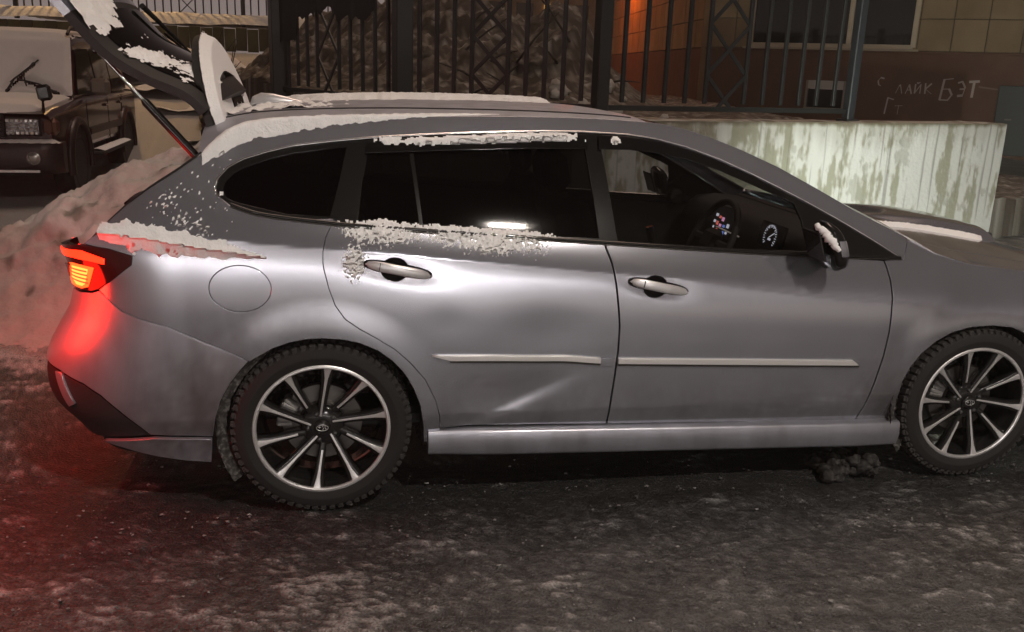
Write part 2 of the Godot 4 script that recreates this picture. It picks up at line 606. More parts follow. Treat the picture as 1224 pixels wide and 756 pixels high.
# snow lying on a surface: height h(u, v) above it, nothing where h <= 0
func snow(called: String, label: String, u0: float, u1: float, v0: float, v1: float, step: float, fp: Callable, fn: Callable, fh: Callable, hint := Vector3(0, 1, 0)) -> MeshInstance3D:
	var nu := int((u1 - u0) / step) + 1
	var nv := int((v1 - v0) / step) + 1
	var P := []; var keep := []; var H := PackedFloat32Array()
	H.resize(nu * nv)
	for j in nv:
		for i in nu: H[j * nu + i] = fh.call(u0 + i * step, v0 + j * step)
	for j in nv:
		for i in nu:
			var u := u0 + i * step; var v := v0 + j * step
			var a := j * nu + i
			var any := false
			if i < nu - 1 and j < nv - 1:
				any = H[a] > 0 or H[a + 1] > 0 or H[a + nu] > 0 or H[a + nu + 1] > 0
			keep.append(any)
			var near := any
			if not near:
				for q in [-1, 1, -nu, nu, -nu - 1]:
					if a + q >= 0 and a + q < nu * nv and H[a + q] > 0: near = true
				near = near or H[a] > 0
			if near: P.append(fp.call(u, v) + fn.call(u, v) * clampf(H[a], -0.0025, 0.06))
			else: P.append(fp.call(u, v))
	var mb := MB.new()
	mb.grid(P, nu, nv, hint, [], keep)
	var o := obj(called, mb, M.snow)
	tag(o, label, "snow", "", "stuff")
	return o

func frac_noise(x: float, y: float) -> float:
	return 0.75 * n_mid.get_noise_2d(x * 12.0, y * 12.0) + 0.25 * n_fine.get_noise_2d(x * 20.0, y * 20.0)

# ================================================================= the estate car
const WINTOP := [[-0.327, 1.165], [-0.344, 1.195], [-0.333, 1.227], [-0.301, 1.262], [-0.251, 1.289], [-0.17, 1.314], [-0.082, 1.335], [0.06, 1.353], [0.211, 1.367], [0.38, 1.378], [0.549, 1.387], [0.70, 1.393], [0.84, 1.397], [1.0, 1.398], [1.175, 1.391], [1.30, 1.376], [1.411, 1.351], [1.55, 1.306], [1.679, 1.253], [1.847, 1.176], [2.016, 1.092], [2.169, 1.009], [2.291, 0.938]]
const RDOOR_REAR := [[0.053, 1.096], [0.023, 1.034], [0.014, 0.992], [0.013, 0.95], [0.018, 0.92], [0.031, 0.861], [0.053, 0.798], [0.087, 0.748], [0.139, 0.710], [0.197, 0.675], [0.262, 0.632], [0.317, 0.579], [0.372, 0.511], [0.411, 0.426], [0.428, 0.36], [0.430, 0.305]]
const BPILLAR := [[1.036, 1.012], [1.064, 0.939], [1.080, 0.864], [1.094, 0.769], [1.102, 0.704], [1.103, 0.604], [1.098, 0.502], [1.091, 0.397], [1.085, 0.295]]
const FDOOR_FRONT := [[2.20, 0.937], [2.210, 0.915], [2.223, 0.862], [2.229, 0.80], [2.231, 0.731], [2.231, 0.645], [2.222, 0.539], [2.204, 0.430], [2.183, 0.334], [2.157, 0.260]]
const ARCH := [[-0.385, 0.291], [-0.370, 0.385], [-0.349, 0.451], [-0.314, 0.515], [-0.274, 0.568], [-0.224, 0.614], [-0.165, 0.648], [-0.108, 0.669], [-0.05, 0.680], [0.008, 0.683], [0.080, 0.677], [0.138, 0.663], [0.203, 0.633], [0.256, 0.592], [0.302, 0.538], [0.334, 0.478], [0.358, 0.413], [0.368, 0.350], [0.374, 0.279]]
const ARCH_F := [[2.335, 0.245], [2.323, 0.35], [2.330, 0.44], [2.353, 0.502], [2.390, 0.558], [2.446, 0.607], [2.516, 0.645], [2.60, 0.664], [2.70, 0.668], [2.80, 0.656], [2.88, 0.622], [2.95, 0.567], [3.0, 0.50], [3.028, 0.43], [3.04, 0.35], [3.035, 0.25]]
const LAMP := [[-0.860, 1.000], [-0.768, 1.006], [-0.69, 0.995], [-0.610, 0.974], [-0.613, 0.945], [-0.678, 0.891], [-0.735, 0.856], [-0.793, 0.851], [-0.85, 0.872]]

func rev(a: Array) -> Array:
	var b := a.duplicate(); b.reverse(); return b

func make_wheel(car: Node3D, at: Vector3, yaw: float, rot: float, spoke_mesh: Array) -> Node3D:
	var w := Node3D.new(); w.name = "wheel"; car.add_child(w, true)
	w.transform = Transform3D(Basis(Vector3.UP, yaw), at)
	var mb := MB.new()
	mb.lathe(Vector3.ZERO, [[0.240, -0.012], [0.246, -0.001], [0.254, 0.003], [0.272, 0.007], [0.276, 0.0085], [0.280, 0.007], [0.297, 0.005], [0.307, -0.001], [0.314, -0.012], [0.3185, -0.026], [0.321, -0.05], [0.3215, -0.11], [0.320, -0.18], [0.312, -0.212], [0.29, -0.222], [0.24, -0.21]], 96, true)
	obj("tyre", mb, M.rubber, w)
	mb = MB.new()
	for row in 5:
		var cnt := 64
		for k in cnt:
			var a := TAU * (k + 0.5 * (row % 2)) / cnt + 0.004 * sin(k * 7.3 + row)
			var d := Vector3(cos(a), sin(a), 0)
			var tg := Vector3(-sin(a), cos(a), 0)
			var b := Basis(tg, d, Vector3(0, 0, 1)).rotated(d, 0.28 * (1 if row % 2 == 0 else -1) * (0.5 if row in [0, 4] else 1.0))
			var zc: float = [-0.022, -0.059, -0.1, -0.143, -0.184][row]
			mb.box(d * (0.3215 if row in [1, 2, 3] else 0.3165) + Vector3(0, 0, zc), Vector3(0.021, 0.015, 0.034), 0.002, b)
			if row == 0:
				mb.box(d * (0.307 + 0.002 * (k % 2)) + Vector3(0, 0, -0.003), Vector3(0.018, 0.012, 0.006), 0.002, b)
	var tr := obj("tread", mb, M.rubber_dirty, w)
	tr.set_meta("kind", "stuff")
	mb = MB.new()
	mb.lathe(Vector3.ZERO, [[0.247, -0.008], [0.2475, 0.001], [0.244, 0.003], [0.238, 0.0035], [0.2335, 0.001], [0.232, -0.006]], 96, false)
	obj("rim_lip", mb, M.machined, w)
	mb = MB.new()
	mb.lathe(Vector3.ZERO, [[0.232, -0.006], [0.226, -0.03], [0.215, -0.06], [0.212, -0.18], [0.24, -0.2]], 72, true)
	# spoke bodies and hub in gloss black
	for k in 10:
		var long_ := k % 2 == 0
		var a := rot + TAU * k / 10.0
		var bs := Basis(Vector3(0, 0, 1), a)
		var rings := []
		for q in ([[0.03, 0.016, -0.034], [0.10, 0.017, -0.027], [0.17, 0.019, -0.016], [0.215, 0.027, -0.009], [0.236, 0.033, -0.006]] if long_ else [[0.05, 0.012, -0.036], [0.10, 0.015, -0.028], [0.17, 0.018, -0.016], [0.215, 0.026, -0.009], [0.236, 0.032, -0.006]]):
			var oy: float = 0.010 * (0.234 - q[0]) / 0.19
			var ring := []
			for e in [[-1.0, -0.03], [-0.95, -0.006], [-0.55, 0.0], [0.55, 0.0], [0.95, -0.006], [1.0, -0.03]]:
				ring.append(bs * Vector3(q[0], oy + e[0] * q[1], q[2] + e[1]))
			rings.append(ring)
		mb.loft(rings, true)
	mb.lathe(Vector3.ZERO, [[0.0, -0.03], [0.03, -0.03], [0.07, -0.034], [0.078, -0.042], [0.08, -0.09]], 48, true)
	obj("rim", mb, M.black_gloss, w)
	for k in 10:
		share("spoke_face", spoke_mesh[k % 2], w, Vector3.ZERO, Basis(Vector3(0, 0, 1), rot + TAU * k / 10.0))
	for k in 5:
		var a := rot + TAU * (k + 0.5) / 5.0 - 0.12
		share("lug_nut", spoke_mesh[2], w, Vector3(cos(a) * 0.052, sin(a) * 0.052, -0.034))
	mb = MB.new()
	mb.lathe(Vector3(0, 0, -0.03), [[0.0, 0.014], [0.014, 0.013], [0.026, 0.010], [0.03, 0.004], [0.031, -0.006]], 40, true)
	var cap := obj("hub_cap", mb, M.black_gloss, w)
	# emblem: an oval ring with one large and five small stars
	mb = MB.new()
	var pts := []
	for k in 33: pts.append(Vector3(0.021 * cos(TAU * k / 32), 0.0115 * sin(TAU * k / 32), -0.0165))
	var rr := []
	for k in 33: rr.append(0.0011)
	mb.tube(pts, rr, 6, false)
	for st in [[-0.010, 0.003, 0.0055], [0.001, 0.006, 0.003], [0.010, 0.004, 0.003], [0.012, -0.003, 0.003], [0.004, -0.001, 0.003], [0.002, -0.007, 0.003]]:
		var pg := PackedVector2Array()
		for q in 8:
			var r: float = st[2] * (1.0 if q % 2 == 0 else 0.35)
			pg.append(Vector2(st[0] + r * cos(TAU * q / 8), st[1] + r * sin(TAU * q / 8)))
		mb.prism(pg, Vector3(0, 0, -0.0148), Vector3(1, 0, 0), Vector3(0, 1, 0), 0.002)
	obj("emblem", mb, M.machined, w)
	mb = MB.new()
	mb.lathe(Vector3(0, 0, -0.085), [[0.075, 0.02], [0.085, 0.0], [0.145, 0.0], [0.147, -0.004], [0.147, -0.024], [0.085, -0.026]], 64, false)
	obj("brake_disc", mb, M.iron, w)
	mb = MB.new()
	for a in [2.5, 2.62, 2.74, 2.86, 2.98, 3.1]:
		mb.box(Vector3(cos(a) * 0.135, sin(a) * 0.135, -0.085), Vector3(0.062, 0.022, 0.06), 0.006, Basis(Vector3(0, 0, 1), a))
	obj("brake_caliper", mb, M.cast, w)
	return w

func spoke_meshes() -> Array:
	var out := []
	for long_ in [true, false]:
		var mb := MB.new()
		var st: Array = [[0.040, 0.0042, -0.0325], [0.10, 0.0046, -0.0255], [0.16, 0.0054, -0.0165], [0.195, 0.0075, -0.0108], [0.220, 0.0125, -0.0072], [0.2345, 0.0165, -0.0035]] if long_ else [[0.092, 0.0042, -0.0275], [0.13, 0.0046, -0.0205], [0.165, 0.0056, -0.0155], [0.195, 0.0078, -0.0108], [0.220, 0.0125, -0.0072], [0.2345, 0.0165, -0.0035]]
		var rings := []
		for q in st:
			var oy: float = 0.010 * (0.234 - q[0]) / 0.19
			var ring := []
			for e in [[-1.0, -0.006], [-1.0, 0.0022], [-0.8, 0.0034], [0.8, 0.0034], [1.0, 0.0022], [1.0, -0.006]]:
				ring.append(Vector3(q[0], oy + e[0] * q[1] * 0.88, q[2] + e[1]))
			rings.append(ring)
		mb.loft(rings, true)
		out.append(mb.mesh(M.machined))
	var nb := MB.new()
	nb.lathe(Vector3.ZERO, [[0.0, 0.012], [0.006, 0.0115], [0.0085, 0.008], [0.009, -0.004]], 12, true)
	out.append(nb.mesh(M.nut))
	return out

func door_handle(parent: Node3D, x: float, y: float, sd: float) -> void:
	var fl := Vector3(1, 1, sd)
	# cup
	var mb := MB.new()
	var cup_c := Vector2(x - 0.012, y)
	var rings := []
	for q in [[1.0, 0.0015], [0.93, -0.006], [0.72, -0.016], [0.4, -0.021], [0.02, -0.022]]:
		var r := []
		for k in 28:
			var a := TAU * k / 28
			var p := cup_c + Vector2(0.050 * q[0] * cos(a), 0.044 * q[0] * sin(a))
			r.append((side_p(p.x, p.y) + side_n(p.x, p.y) * (q[1] + 0.0)) * fl)
		rings.append(r)
	mb.loft(rings, false)
	obj("handle_cup", mb, M.cup, parent)
	# bar
	mb = MB.new()
	var tilt := -0.19
	var ends := []
	for q in 19:
		var t := q / 18.0
		var u := lerpf(-0.118, 0.118, t)
		var e: float = pow(max(0.0, 1.0 - pow(abs(u) / 0.118, 5.0)), 0.5)
		var c2 := Vector2(x, y) + Vector2(u, 0).rotated(tilt)
		var base := side_p(c2.x, c2.y) + side_n(c2.x, c2.y) * (0.012 + 0.016 * (1.0 - pow(abs(u) / 0.118, 2.0)))
		var ring := []
		for k in 14:
			var a := TAU * k / 14
			var yy := sin(a); var zz := cos(a)
			yy = sign(yy) * pow(abs(yy), 0.75); zz = sign(zz) * pow(abs(zz), 0.75)
			ring.append((base + Vector3(0, 0.0185 * e * yy, 0.010 * max(e, 0.3) * zz)) * fl)
		ends.append(ring)
	mb.loft(ends, true)
	obj("handle", mb, M.paint_bright, parent)
	# dark rim showing round the bar
	mb = MB.new(); rings = []
	for q in [[0.124, 0.0235, -0.002], [0.122, 0.0215, 0.004], [0.10, 0.012, 0.0045]]:
		var r2 := []
		for k in 28:
			var a2 := TAU * k / 28
			var c4 := Vector2(x, y) + Vector2(q[0] * sign(cos(a2)) * pow(abs(cos(a2)), 0.6), q[1] * sign(sin(a2)) * pow(abs(sin(a2)), 0.8)).rotated(tilt)
			r2.append((side_p(c4.x, c4.y) + side_n(c4.x, c4.y) * q[2]) * fl)
		rings.append(r2)
	mb.loft(rings, false)
	obj("handle_rim", mb, M.black_gloss, parent)
	# feet of the bar and the shut line of its key cover
	mb = MB.new()
	for u in [-0.092, 0.092]:
		var c3 := Vector2(x, y) + Vector2(u, 0).rotated(tilt)
		var b3 := side_p(c3.x, c3.y)
		mb.box((b3 + Vector3(0, 0, 0.003)) * fl, Vector3(0.05, 0.022, 0.03), 0.006, Basis(Vector3(0, 0, 1), tilt))
	obj("handle_foot", mb, M.black_gloss, parent)
	mb = MB.new()
	var ck := Vector2(x - 0.066, y).rotated(0.0) + Vector2(0, 0.0125)
	var bk := side_p(ck.x, ck.y) + side_n(ck.x, ck.y) * 0.032
	mb.box((bk + Vector3(0, 0, 0.002)) * fl, Vector3(0.002, 0.028, 0.006), 0.0, Basis(Vector3(0, 0, 1), tilt))
	obj("handle_seam", mb, M.black_matt, parent)

func build_car() -> void:
	var car := thing("estate_car", "silver estate car with raised tailgate, lit tail lamp and dented rear door", "car")
	var spm := spoke_meshes()
	make_wheel(car, Vector3(0, 0.33, 0.885), 0, deg_to_rad(84), spm)
	make_wheel(car, Vector3(2.67, 0.33, 0.885), 0, deg_to_rad(66), spm)
	make_wheel(car, Vector3(0, 0.33, -0.885), PI, deg_to_rad(40), spm)
	make_wheel(car, Vector3(2.67, 0.33, -0.885), PI, deg_to_rad(10), spm)
	var win := []
	for p in WINTOP: win.append(p)
	var belt_line := []
	for x in [2.2, 2.05, 1.88, 1.6, 1.3, 1.036, 0.8, 0.55, 0.351, 0.2, 0.053, -0.1, -0.25, -0.291]:
		belt_line.append([x, belt_y(x) - 0.002 if x > -0.2 else pl([-0.291, -0.25], [1.137, 1.122], x)])
	var dlo := xy(win + belt_line)
	var bcurve := []
	for x in [2.324, 2.235, 2.13, 1.95, 1.794, 1.65, 1.524, 1.43, 1.355, 1.28, 1.2, 1.1, 1.0, 0.85, 0.7, 0.5, 0.3, 0.15, 0.0, -0.12, -0.225, -0.294, -0.349, -0.397]:
		bcurve.append([x, cr(RBX, RBY, x)])
	var gate_line := [[-0.456, 1.253], [-0.549, 1.193], [-0.631, 1.132], [-0.687, 1.081], [-0.740, 1.029]]
	var bump_line := [[-0.735, 0.846], [-0.661, 0.782], [-0.593, 0.754], [-0.512, 0.729], [-0.405, 0.676], [-0.294, 0.626], [-0.245, 0.600]]
	var quarter := [[0.432, 0.307]] + rev(RDOOR_REAR) + [[-0.1, belt_y(-0.1) - 0.002], [-0.25, 1.122], [-0.291, 1.137]] + win + bcurve + gate_line + [[-0.778, 1.003], [-0.69, 0.993], [-0.611, 0.974], [-0.616, 0.940], [-0.682, 0.887]] + bump_line + ARCH.slice(5) + [[0.376, 0.25], [0.425, 0.25]]
	# the belt line comes back over the front of the door: keep the A-pillar strip open along it
	var fuel := ellipse(-0.265, 0.861, 0.106, 0.084, 40)
	var fuel_in := ellipse(-0.265, 0.861, 0.1015, 0.0795, 40)
	var rdoor: Array = RDOOR_REAR + [[0.541, 0.314], [0.8, 0.306]] + rev(BPILLAR) + [[0.8, belt_y(0.8) - 0.001], [0.55, belt_y(0.55) - 0.001], [0.351, belt_y(0.351) - 0.001], [0.2, belt_y(0.2) - 0.001]]
	var fdoor: Array = BPILLAR + [[1.4, 0.287], [1.705, 0.277], [1.95, 0.267]] + rev(FDOOR_FRONT) + [[2.05, belt_y(2.05) - 0.001], [1.88, belt_y(1.88) - 0.001], [1.6, belt_y(1.6) - 0.001], [1.3, belt_y(1.3) - 0.001]]
	var fender: Array = rev(FDOOR_FRONT) + [[2.291, 0.940], [2.326, 1.012], [2.336, 1.007], [2.45, 0.955], [2.6, belt_y(2.6)], [2.8, belt_y(2.8)], [3.05, belt_y(3.05)], [3.2, belt_y(3.2)], [3.24, 0.74], [3.12, 0.70], [3.04, 0.40]] + rev(ARCH_F).slice(2)
	var s90 := XR - 0.45 * PI / 2
	var s90f := XF + 0.55 * PI / 2
	var bumper := xy([[-0.245, 0.600], [-0.274, 0.568], [-0.314, 0.515], [-0.349, 0.451], [-0.370, 0.385], [-0.385, 0.303], [-0.602, 0.315], [-0.65, 0.365], [-0.706, 0.417], [-0.76, 0.468], [-0.817, 0.505], [-0.905, 0.538]])
	for q in [[0.02, 0.565], [0.2, 0.60], [0.6, 0.60], [0.6, 0.73], [0.2, 0.73], [0.02, 0.78]]: bumper.append(Vector2(s90 - q[0], q[1]))
	bumper.append_array(xy([[-0.855, 0.826], [-0.818, 0.826], [-0.763, 0.834]] + bump_line.slice(0, 6)))
	var trim := xy([[-0.602, 0.311], [-0.65, 0.361], [-0.706, 0.413], [-0.76, 0.464], [-0.817, 0.501], [-0.905, 0.534]])
	for q in [[0.02, 0.56], [0.2, 0.595], [0.6, 0.595], [0.6, 0.27], [0.0, 0.27]]: trim.append(Vector2(s90 - q[0], q[1]))
	trim.append_array(xy([[-0.80, 0.275]]))
	var lip := xy([[-0.795, 0.279], [-0.70, 0.297], [-0.588, 0.312], [-0.387, 0.303], [-0.397, 0.198], [-0.484, 0.208], [-0.584, 0.229], [-0.701, 0.260]])
	var fbump := xy([[3.04, 0.40], [3.12, 0.70], [3.24, 0.74], [3.40, 0.66]])
	for q in [[0.05, 0.60], [0.3, 0.58], [0.6, 0.58], [0.6, 0.25], [0.0, 0.22]]: fbump.append(Vector2(s90f + q[0], q[1]))
	fbump.append_array(xy([[3.3, 0.22], [3.035, 0.22]]))
	var grille := PackedVector2Array()
	for q in [[0.05, 0.605], [0.3, 0.585], [0.6, 0.585], [0.6, 0.74], [0.05, 0.75]]: grille.append(Vector2(s90f + q[0], q[1]))
	var hlamp := xy([[3.24, 0.745], [3.40, 0.665]])
	hlamp.append(Vector2(s90f + 0.045, 0.605)); hlamp.append(Vector2(s90f + 0.045, 0.745))
	hlamp.append_array(xy([[3.5, 0.785], [3.30, 0.80], [3.21, 0.805]]))
	# window panes
	var q_pane := xy([[-0.305, 1.165], [-0.318, 1.192], [-0.310, 1.217], [-0.283, 1.245], [-0.24, 1.267], [-0.17, 1.292], [-0.082, 1.314], [0.02, 1.328], [0.105, 1.335], [0.077, 1.22], [0.043, 1.105], [-0.1, belt_y(-0.1) + 0.018], [-0.24, 1.142], [-0.28, 1.153]])
	var r_pane := xy([[0.182, 1.338], [0.40, 1.357], [0.6, 1.368], [0.8, 1.373], [0.997, 1.373], [1.012, 1.171], [1.022, 1.027], [0.8, belt_y(0.8) + 0.014], [0.55, belt_y(0.55) + 0.014], [0.351, belt_y(0.351) + 0.014], [0.137, belt_y(0.137) + 0.014], [0.153, 1.211]])
	var f_pane := xy([[1.060, 1.373], [1.175, 1.368], [1.30, 1.352], [1.411, 1.326], [1.55, 1.281], [1.679, 1.228], [1.80, 1.170], [1.843, 1.15], [1.866, 1.089], [1.880, 0.972], [1.6, belt_y(1.6) + 0.014], [1.3, belt_y(1.3) + 0.014], [1.092, belt_y(1.092) + 0.014]])
	for sd in [1.0, -1.0]:
		panel("quarter_panel", xy(quarter), [fuel] if sd > 0 else [], car, M.paint, sd, 0.0, 0.012 if sd > 0 else 0.03, 0.0, 0.013)
		if sd > 0:
			var fd := panel("fuel_flap", fuel_in, [], car, M.paint, sd, -0.0005, 0.02, 0.0, 0.01)
		var cup_r := ellipse(0.263, 0.925, 0.0495, 0.0435, 28)
		var cup_f := ellipse(1.233, 0.8525, 0.0495, 0.0435, 28)
		var rd := panel("rear_door", xy(rdoor), [cup_r], car, M.paint, sd, 0.0, 0.0075 if sd > 0 else 0.03)
		if sd > 0: rd.set_meta("label", "silver rear door dented below its bent moulding")
		var fdr := panel("front_door", xy(fdoor), [cup_f], car, M.paint, sd, 0.0, 0.010 if sd > 0 else 0.03)
		if sd > 0:
			door_handle(rd, 0.275, 0.925, sd)
			door_handle(fdr, 1.245, 0.8525, sd)
			mouldings(rd, fdr)
		panel("front_fender", xy(fender), [], car, M.paint, sd, 0.0, 0.02)
		var bp := panel("rear_bumper", bumper, [], car, M.paint_dirty, sd, 0.002, 0.02)
		panel("bumper_trim", trim, [], bp, M.black_matt, sd, -0.004, 0.03)
		panel("bumper_lip", lip, [], bp, M.paint_dirty, sd, 0.013, 0.02)
		var sliver := xy([[-0.928, 0.535], [-0.897, 0.535], [-0.855, 0.42], [-0.885, 0.40]])
		panel("bumper_fin", sliver, [], bp, M.paint_dirty, sd, 0.004, 0.02)
		panel("front_bumper", fbump, [], car, M.paint, sd, 0.0, 0.03)
		panel("grille", grille, [], car, M.black_matt, sd, -0.01, 0.04)
		tail_lamp(car, sd)
		var hl := panel("headlamp", hlamp, [], car, M.lamp_dark, sd, 0.0, 0.03)
		headlamp(hl, sd)
		# glass and its black surround
		panel("window_frame", dlo, [q_pane, r_pane, f_pane], car, M.black_gloss, sd, -0.006, 0.03, 0.0, 0.012)
		panel("rear_quarter_window", q_pane, [], car, M.privacy, sd, -0.010, 0.05, 0.001, 0.004)
		var rw := panel("rear_door_window", r_pane, [], car, M.privacy, sd, -0.010, 0.05, 0.001, 0.004)
		panel("window_divider", xy([[0.326, 1.345], [0.338, 1.346], [0.368, 1.064], [0.356, 1.064]]), [], rw, M.black_gloss, sd, -0.006, 0.03, 0.0, 0.006)
		panel("front_door_window", f_pane, [], car, M.clear, sd, -0.010, 0.05, 0.001, 0.004)
		# wind deflectors along the window tops
		visor(car, sd)
		window_trim(car, sd, win)
		skirt(car, sd)
		arch_liner(car, sd)
		inner_side(car, sd)
		patch("fender_top", M.paint, car, span(2.335, 3.5, 40), span(0.0, 1.0, 8),
			func(x, t): var ze = side_p(s_of(x, hood_edge_y(x)), hood_edge_y(x)).z; return hood_p(x, lerpf(0.665 + 0.02 * sm(2.4, 3.0, x), ze, t)) * Vector3(1, 1, sd),
			func(x, t): var ze = side_p(s_of(x, hood_edge_y(x)), hood_edge_y(x)).z; return hood_n(x, lerpf(0.665, ze, t)) * Vector3(1, 1, sd))
	# roof, windscreen, bonnet
	patch("roof", M.roof, car, span(-0.40, 1.26, 60), span(-1.0, 1.0, 48),
		func(x, t): return roof_p(x, t * side_p(x, cr(RBX, RBY, x)).z),
		func(x, t): return roof_n(x, t * 0.995 * side_p(x, cr(RBX, RBY, x)).z))
	patch("windscreen", M.clear, car, span(1.275, 2.42, 40), span(-0.985, 0.985, 30),
		func(x, t): return roof_p(min(x, 2.32), t * side_p(min(x, 2.32), cr(RBX, RBY, min(x, 2.32))).z) + Vector3(max(0.0, x - 2.32), -0.5 * max(0.0, x - 2.32), 0),
		func(x, t): return roof_n(min(x, 2.3), t * 0.98 * side_p(min(x, 2.3), cr(RBX, RBY, min(x, 2.3))).z), -0.004, 0.004)
	var hood := patch("bonnet", M.paint, car, span(2.335, 3.62, 50), span(-1.0, 1.0, 30),
		func(x, t): return hood_p(x, t * (0.66 + 0.02 * sm(2.4, 3.0, x))),
		func(x, t): return hood_n(x, t * (0.66 + 0.02 * sm(2.4, 3.0, x))))
	bonnet_scoop(hood)
	for zz in [0.485, -0.485]:
		patch("roof_ditch_strip", M.black_matt, car, span(-0.38, 1.22, 40), span(-0.008, 0.008, 2),
			func(x, t): return roof_p(x, zz * (1.0 - 0.05 * sm(0.6, -0.4, x)) + t), func(x, t): return roof_n(x, zz + t), 0.003, 0.006)
	# shark-fin aerial
	var mb := MB.new()
	var rings := []
	for q in [[-0.29, 0.002, 0.006], [-0.275, 0.038, 0.022], [-0.24, 0.050, 0.027], [-0.19, 0.042, 0.025], [-0.14, 0.027, 0.02], [-0.09, 0.010, 0.012], [-0.07, 0.001, 0.004]]:
		var b := roof_p(q[0], 0.0)
		var r := []
		for k in 13:
			var a := PI * k / 12
			r.append(b + Vector3(0, q[1] * sin(a), q[2] * cos(a)))
		rings.append(r)
	mb.loft(rings, true)
	obj("roof_aerial", mb, M.paint_bright, car)
	tailgate(car)
	mirror(car, 1.0)
	mirror(car, -1.0)
	interior(car)
	car_snow()

func mouldings(rd: Node3D, fdr: Node3D) -> void:
	var sl := 0.018
	# the rear moulding bows where the door was struck
	var up := []; var lo := []
	for k in 15:
		var x := lerpf(0.399, 1.034, k / 14.0)
		var bow := 0.005 * sin(PI * k / 14.0) + 0.004 * exp(-pow((x - 0.9) / 0.08, 2))
		up.append([x, 0.6055 - 0.0425 * (x - 0.399) + bow])
		if k > 0: lo.append([x + (0.02 if k == 1 else 0.0), 0.6055 - sl - 0.0425 * (x - 0.399) + bow + (0.0 if k > 1 else 0.0)])
	panel("moulding", xy(up + rev(lo)), [], rd, M.satin, 1.0, 0.011, 0.03, 0.0, 0.014)
	var lo2 := []; var lo3 := []
	for p in lo: lo2.append([p[0], p[1] + 0.001]); lo3.append([p[0], p[1] - 0.009])
	panel("moulding_edge", xy(lo2 + rev(lo3)), [], rd, M.dark_satin, 1.0, 0.008, 0.03, 0.0, 0.012)
	panel("moulding_end", xy([[1.0365, 0.577], [1.091, 0.575], [1.091, 0.548], [1.0365, 0.550]]), [], rd, M.paint, 1.0, 0.008, 0.03, 0.0, 0.012)
	panel("moulding", xy([[1.106, 0.5755], [1.6, 0.5575], [2.085, 0.5395], [2.112, 0.521], [1.6, 0.539], [1.106, 0.557]]), [], fdr, M.satin, 1.0, 0.011, 0.03, 0.0, 0.014)
	panel("moulding_edge", xy([[1.106, 0.558], [1.6, 0.540], [2.110, 0.522], [2.118, 0.512], [1.6, 0.530], [1.106, 0.548]]), [], fdr, M.dark_satin, 1.0, 0.008, 0.03, 0.0, 0.012)

func tail_lamp(car: Node3D, sd: float) -> void:
	var s90 := XR - 0.45 * PI / 2
	var p := xy([[-0.612, 0.972], [-0.69, 0.992], [-0.778, 0.999], [-0.85, 0.984]])
	for q in [[0.02, 0.968], [0.12, 0.955], [0.12, 0.84]]: p.append(Vector2(s90 - q[0], q[1]))
	p.append_array(xy([[-0.855, 0.832], [-0.818, 0.831], [-0.763, 0.840], [-0.737, 0.850], [-0.682, 0.890], [-0.617, 0.942]]))
	var l := panel("tail_lamp", p, [], car, M.lens_red, sd, 0.004, 0.015, 0.0, 0.03)
	var bar := xy([[-0.707, 0.941], [-0.705, 0.957], [-0.743, 0.967], [-0.786, 0.977], [-0.86, 0.968]])
	for q in [[0.02, 0.958], [0.10, 0.946], [0.10, 0.932], [0.02, 0.940]]: bar.append(Vector2(s90 - q[0], q[1]))
	bar.append_array(xy([[-0.86, 0.947], [-0.818, 0.950], [-0.751, 0.947]]))
	var g := panel("lamp_bar", bar, [], l, M.glow_red, sd, 0.009, 0.015, 0.0, 0.008)
	var low := xy([[-0.746, 0.923], [-0.79, 0.925], [-0.832, 0.925], [-0.872, 0.905], [-0.868, 0.862], [-0.845, 0.842], [-0.80, 0.842], [-0.775, 0.852]])
	panel("lamp_block", low, [], l, M.glow_amber, sd, 0.009, 0.012, 0.0, 0.008)
	var core := xy([[-0.765, 0.916], [-0.80, 0.918], [-0.828, 0.917], [-0.838, 0.87], [-0.82, 0.851], [-0.795, 0.852], [-0.782, 0.862]])
	panel("lamp_core", core, [], l, M.glow_core, sd, 0.0105, 0.012, 0.0, 0.004)
	for k in 4:
		var yy := 0.865 + 0.014 * k
		panel("lamp_rib", xy([[-0.768, yy], [-0.84, yy + 0.001], [-0.84, yy + 0.0035], [-0.768, yy + 0.0025]]), [], l, M.glow_red, sd, 0.0118, 0.02, 0.0, 0.003)
	var dark := xy([[-0.835, 0.924], [-0.868, 0.912], [-0.865, 0.875], [-0.852, 0.868]])
	panel("lamp_shade", dark, [], l, M.lens_red, sd, 0.013, 0.012, 0.0, 0.006)
	if true:
		var o := OmniLight3D.new()
		o.name = "tail_light_glow"
		o.light_color = Color(1.0, 0.10, 0.05); o.light_energy = TAIL_E; o.light_size = 0.14
		o.omni_range = 30; o.omni_attenuation = 2; o.shadow_enabled = true
		var q := Vector3(-1.14, 0.76, 0.88)
		o.position = q * Vector3(1, 1, sd)
		add_child(o, true)

const TAIL_E := 0.33
const HEAD_E := 85.0

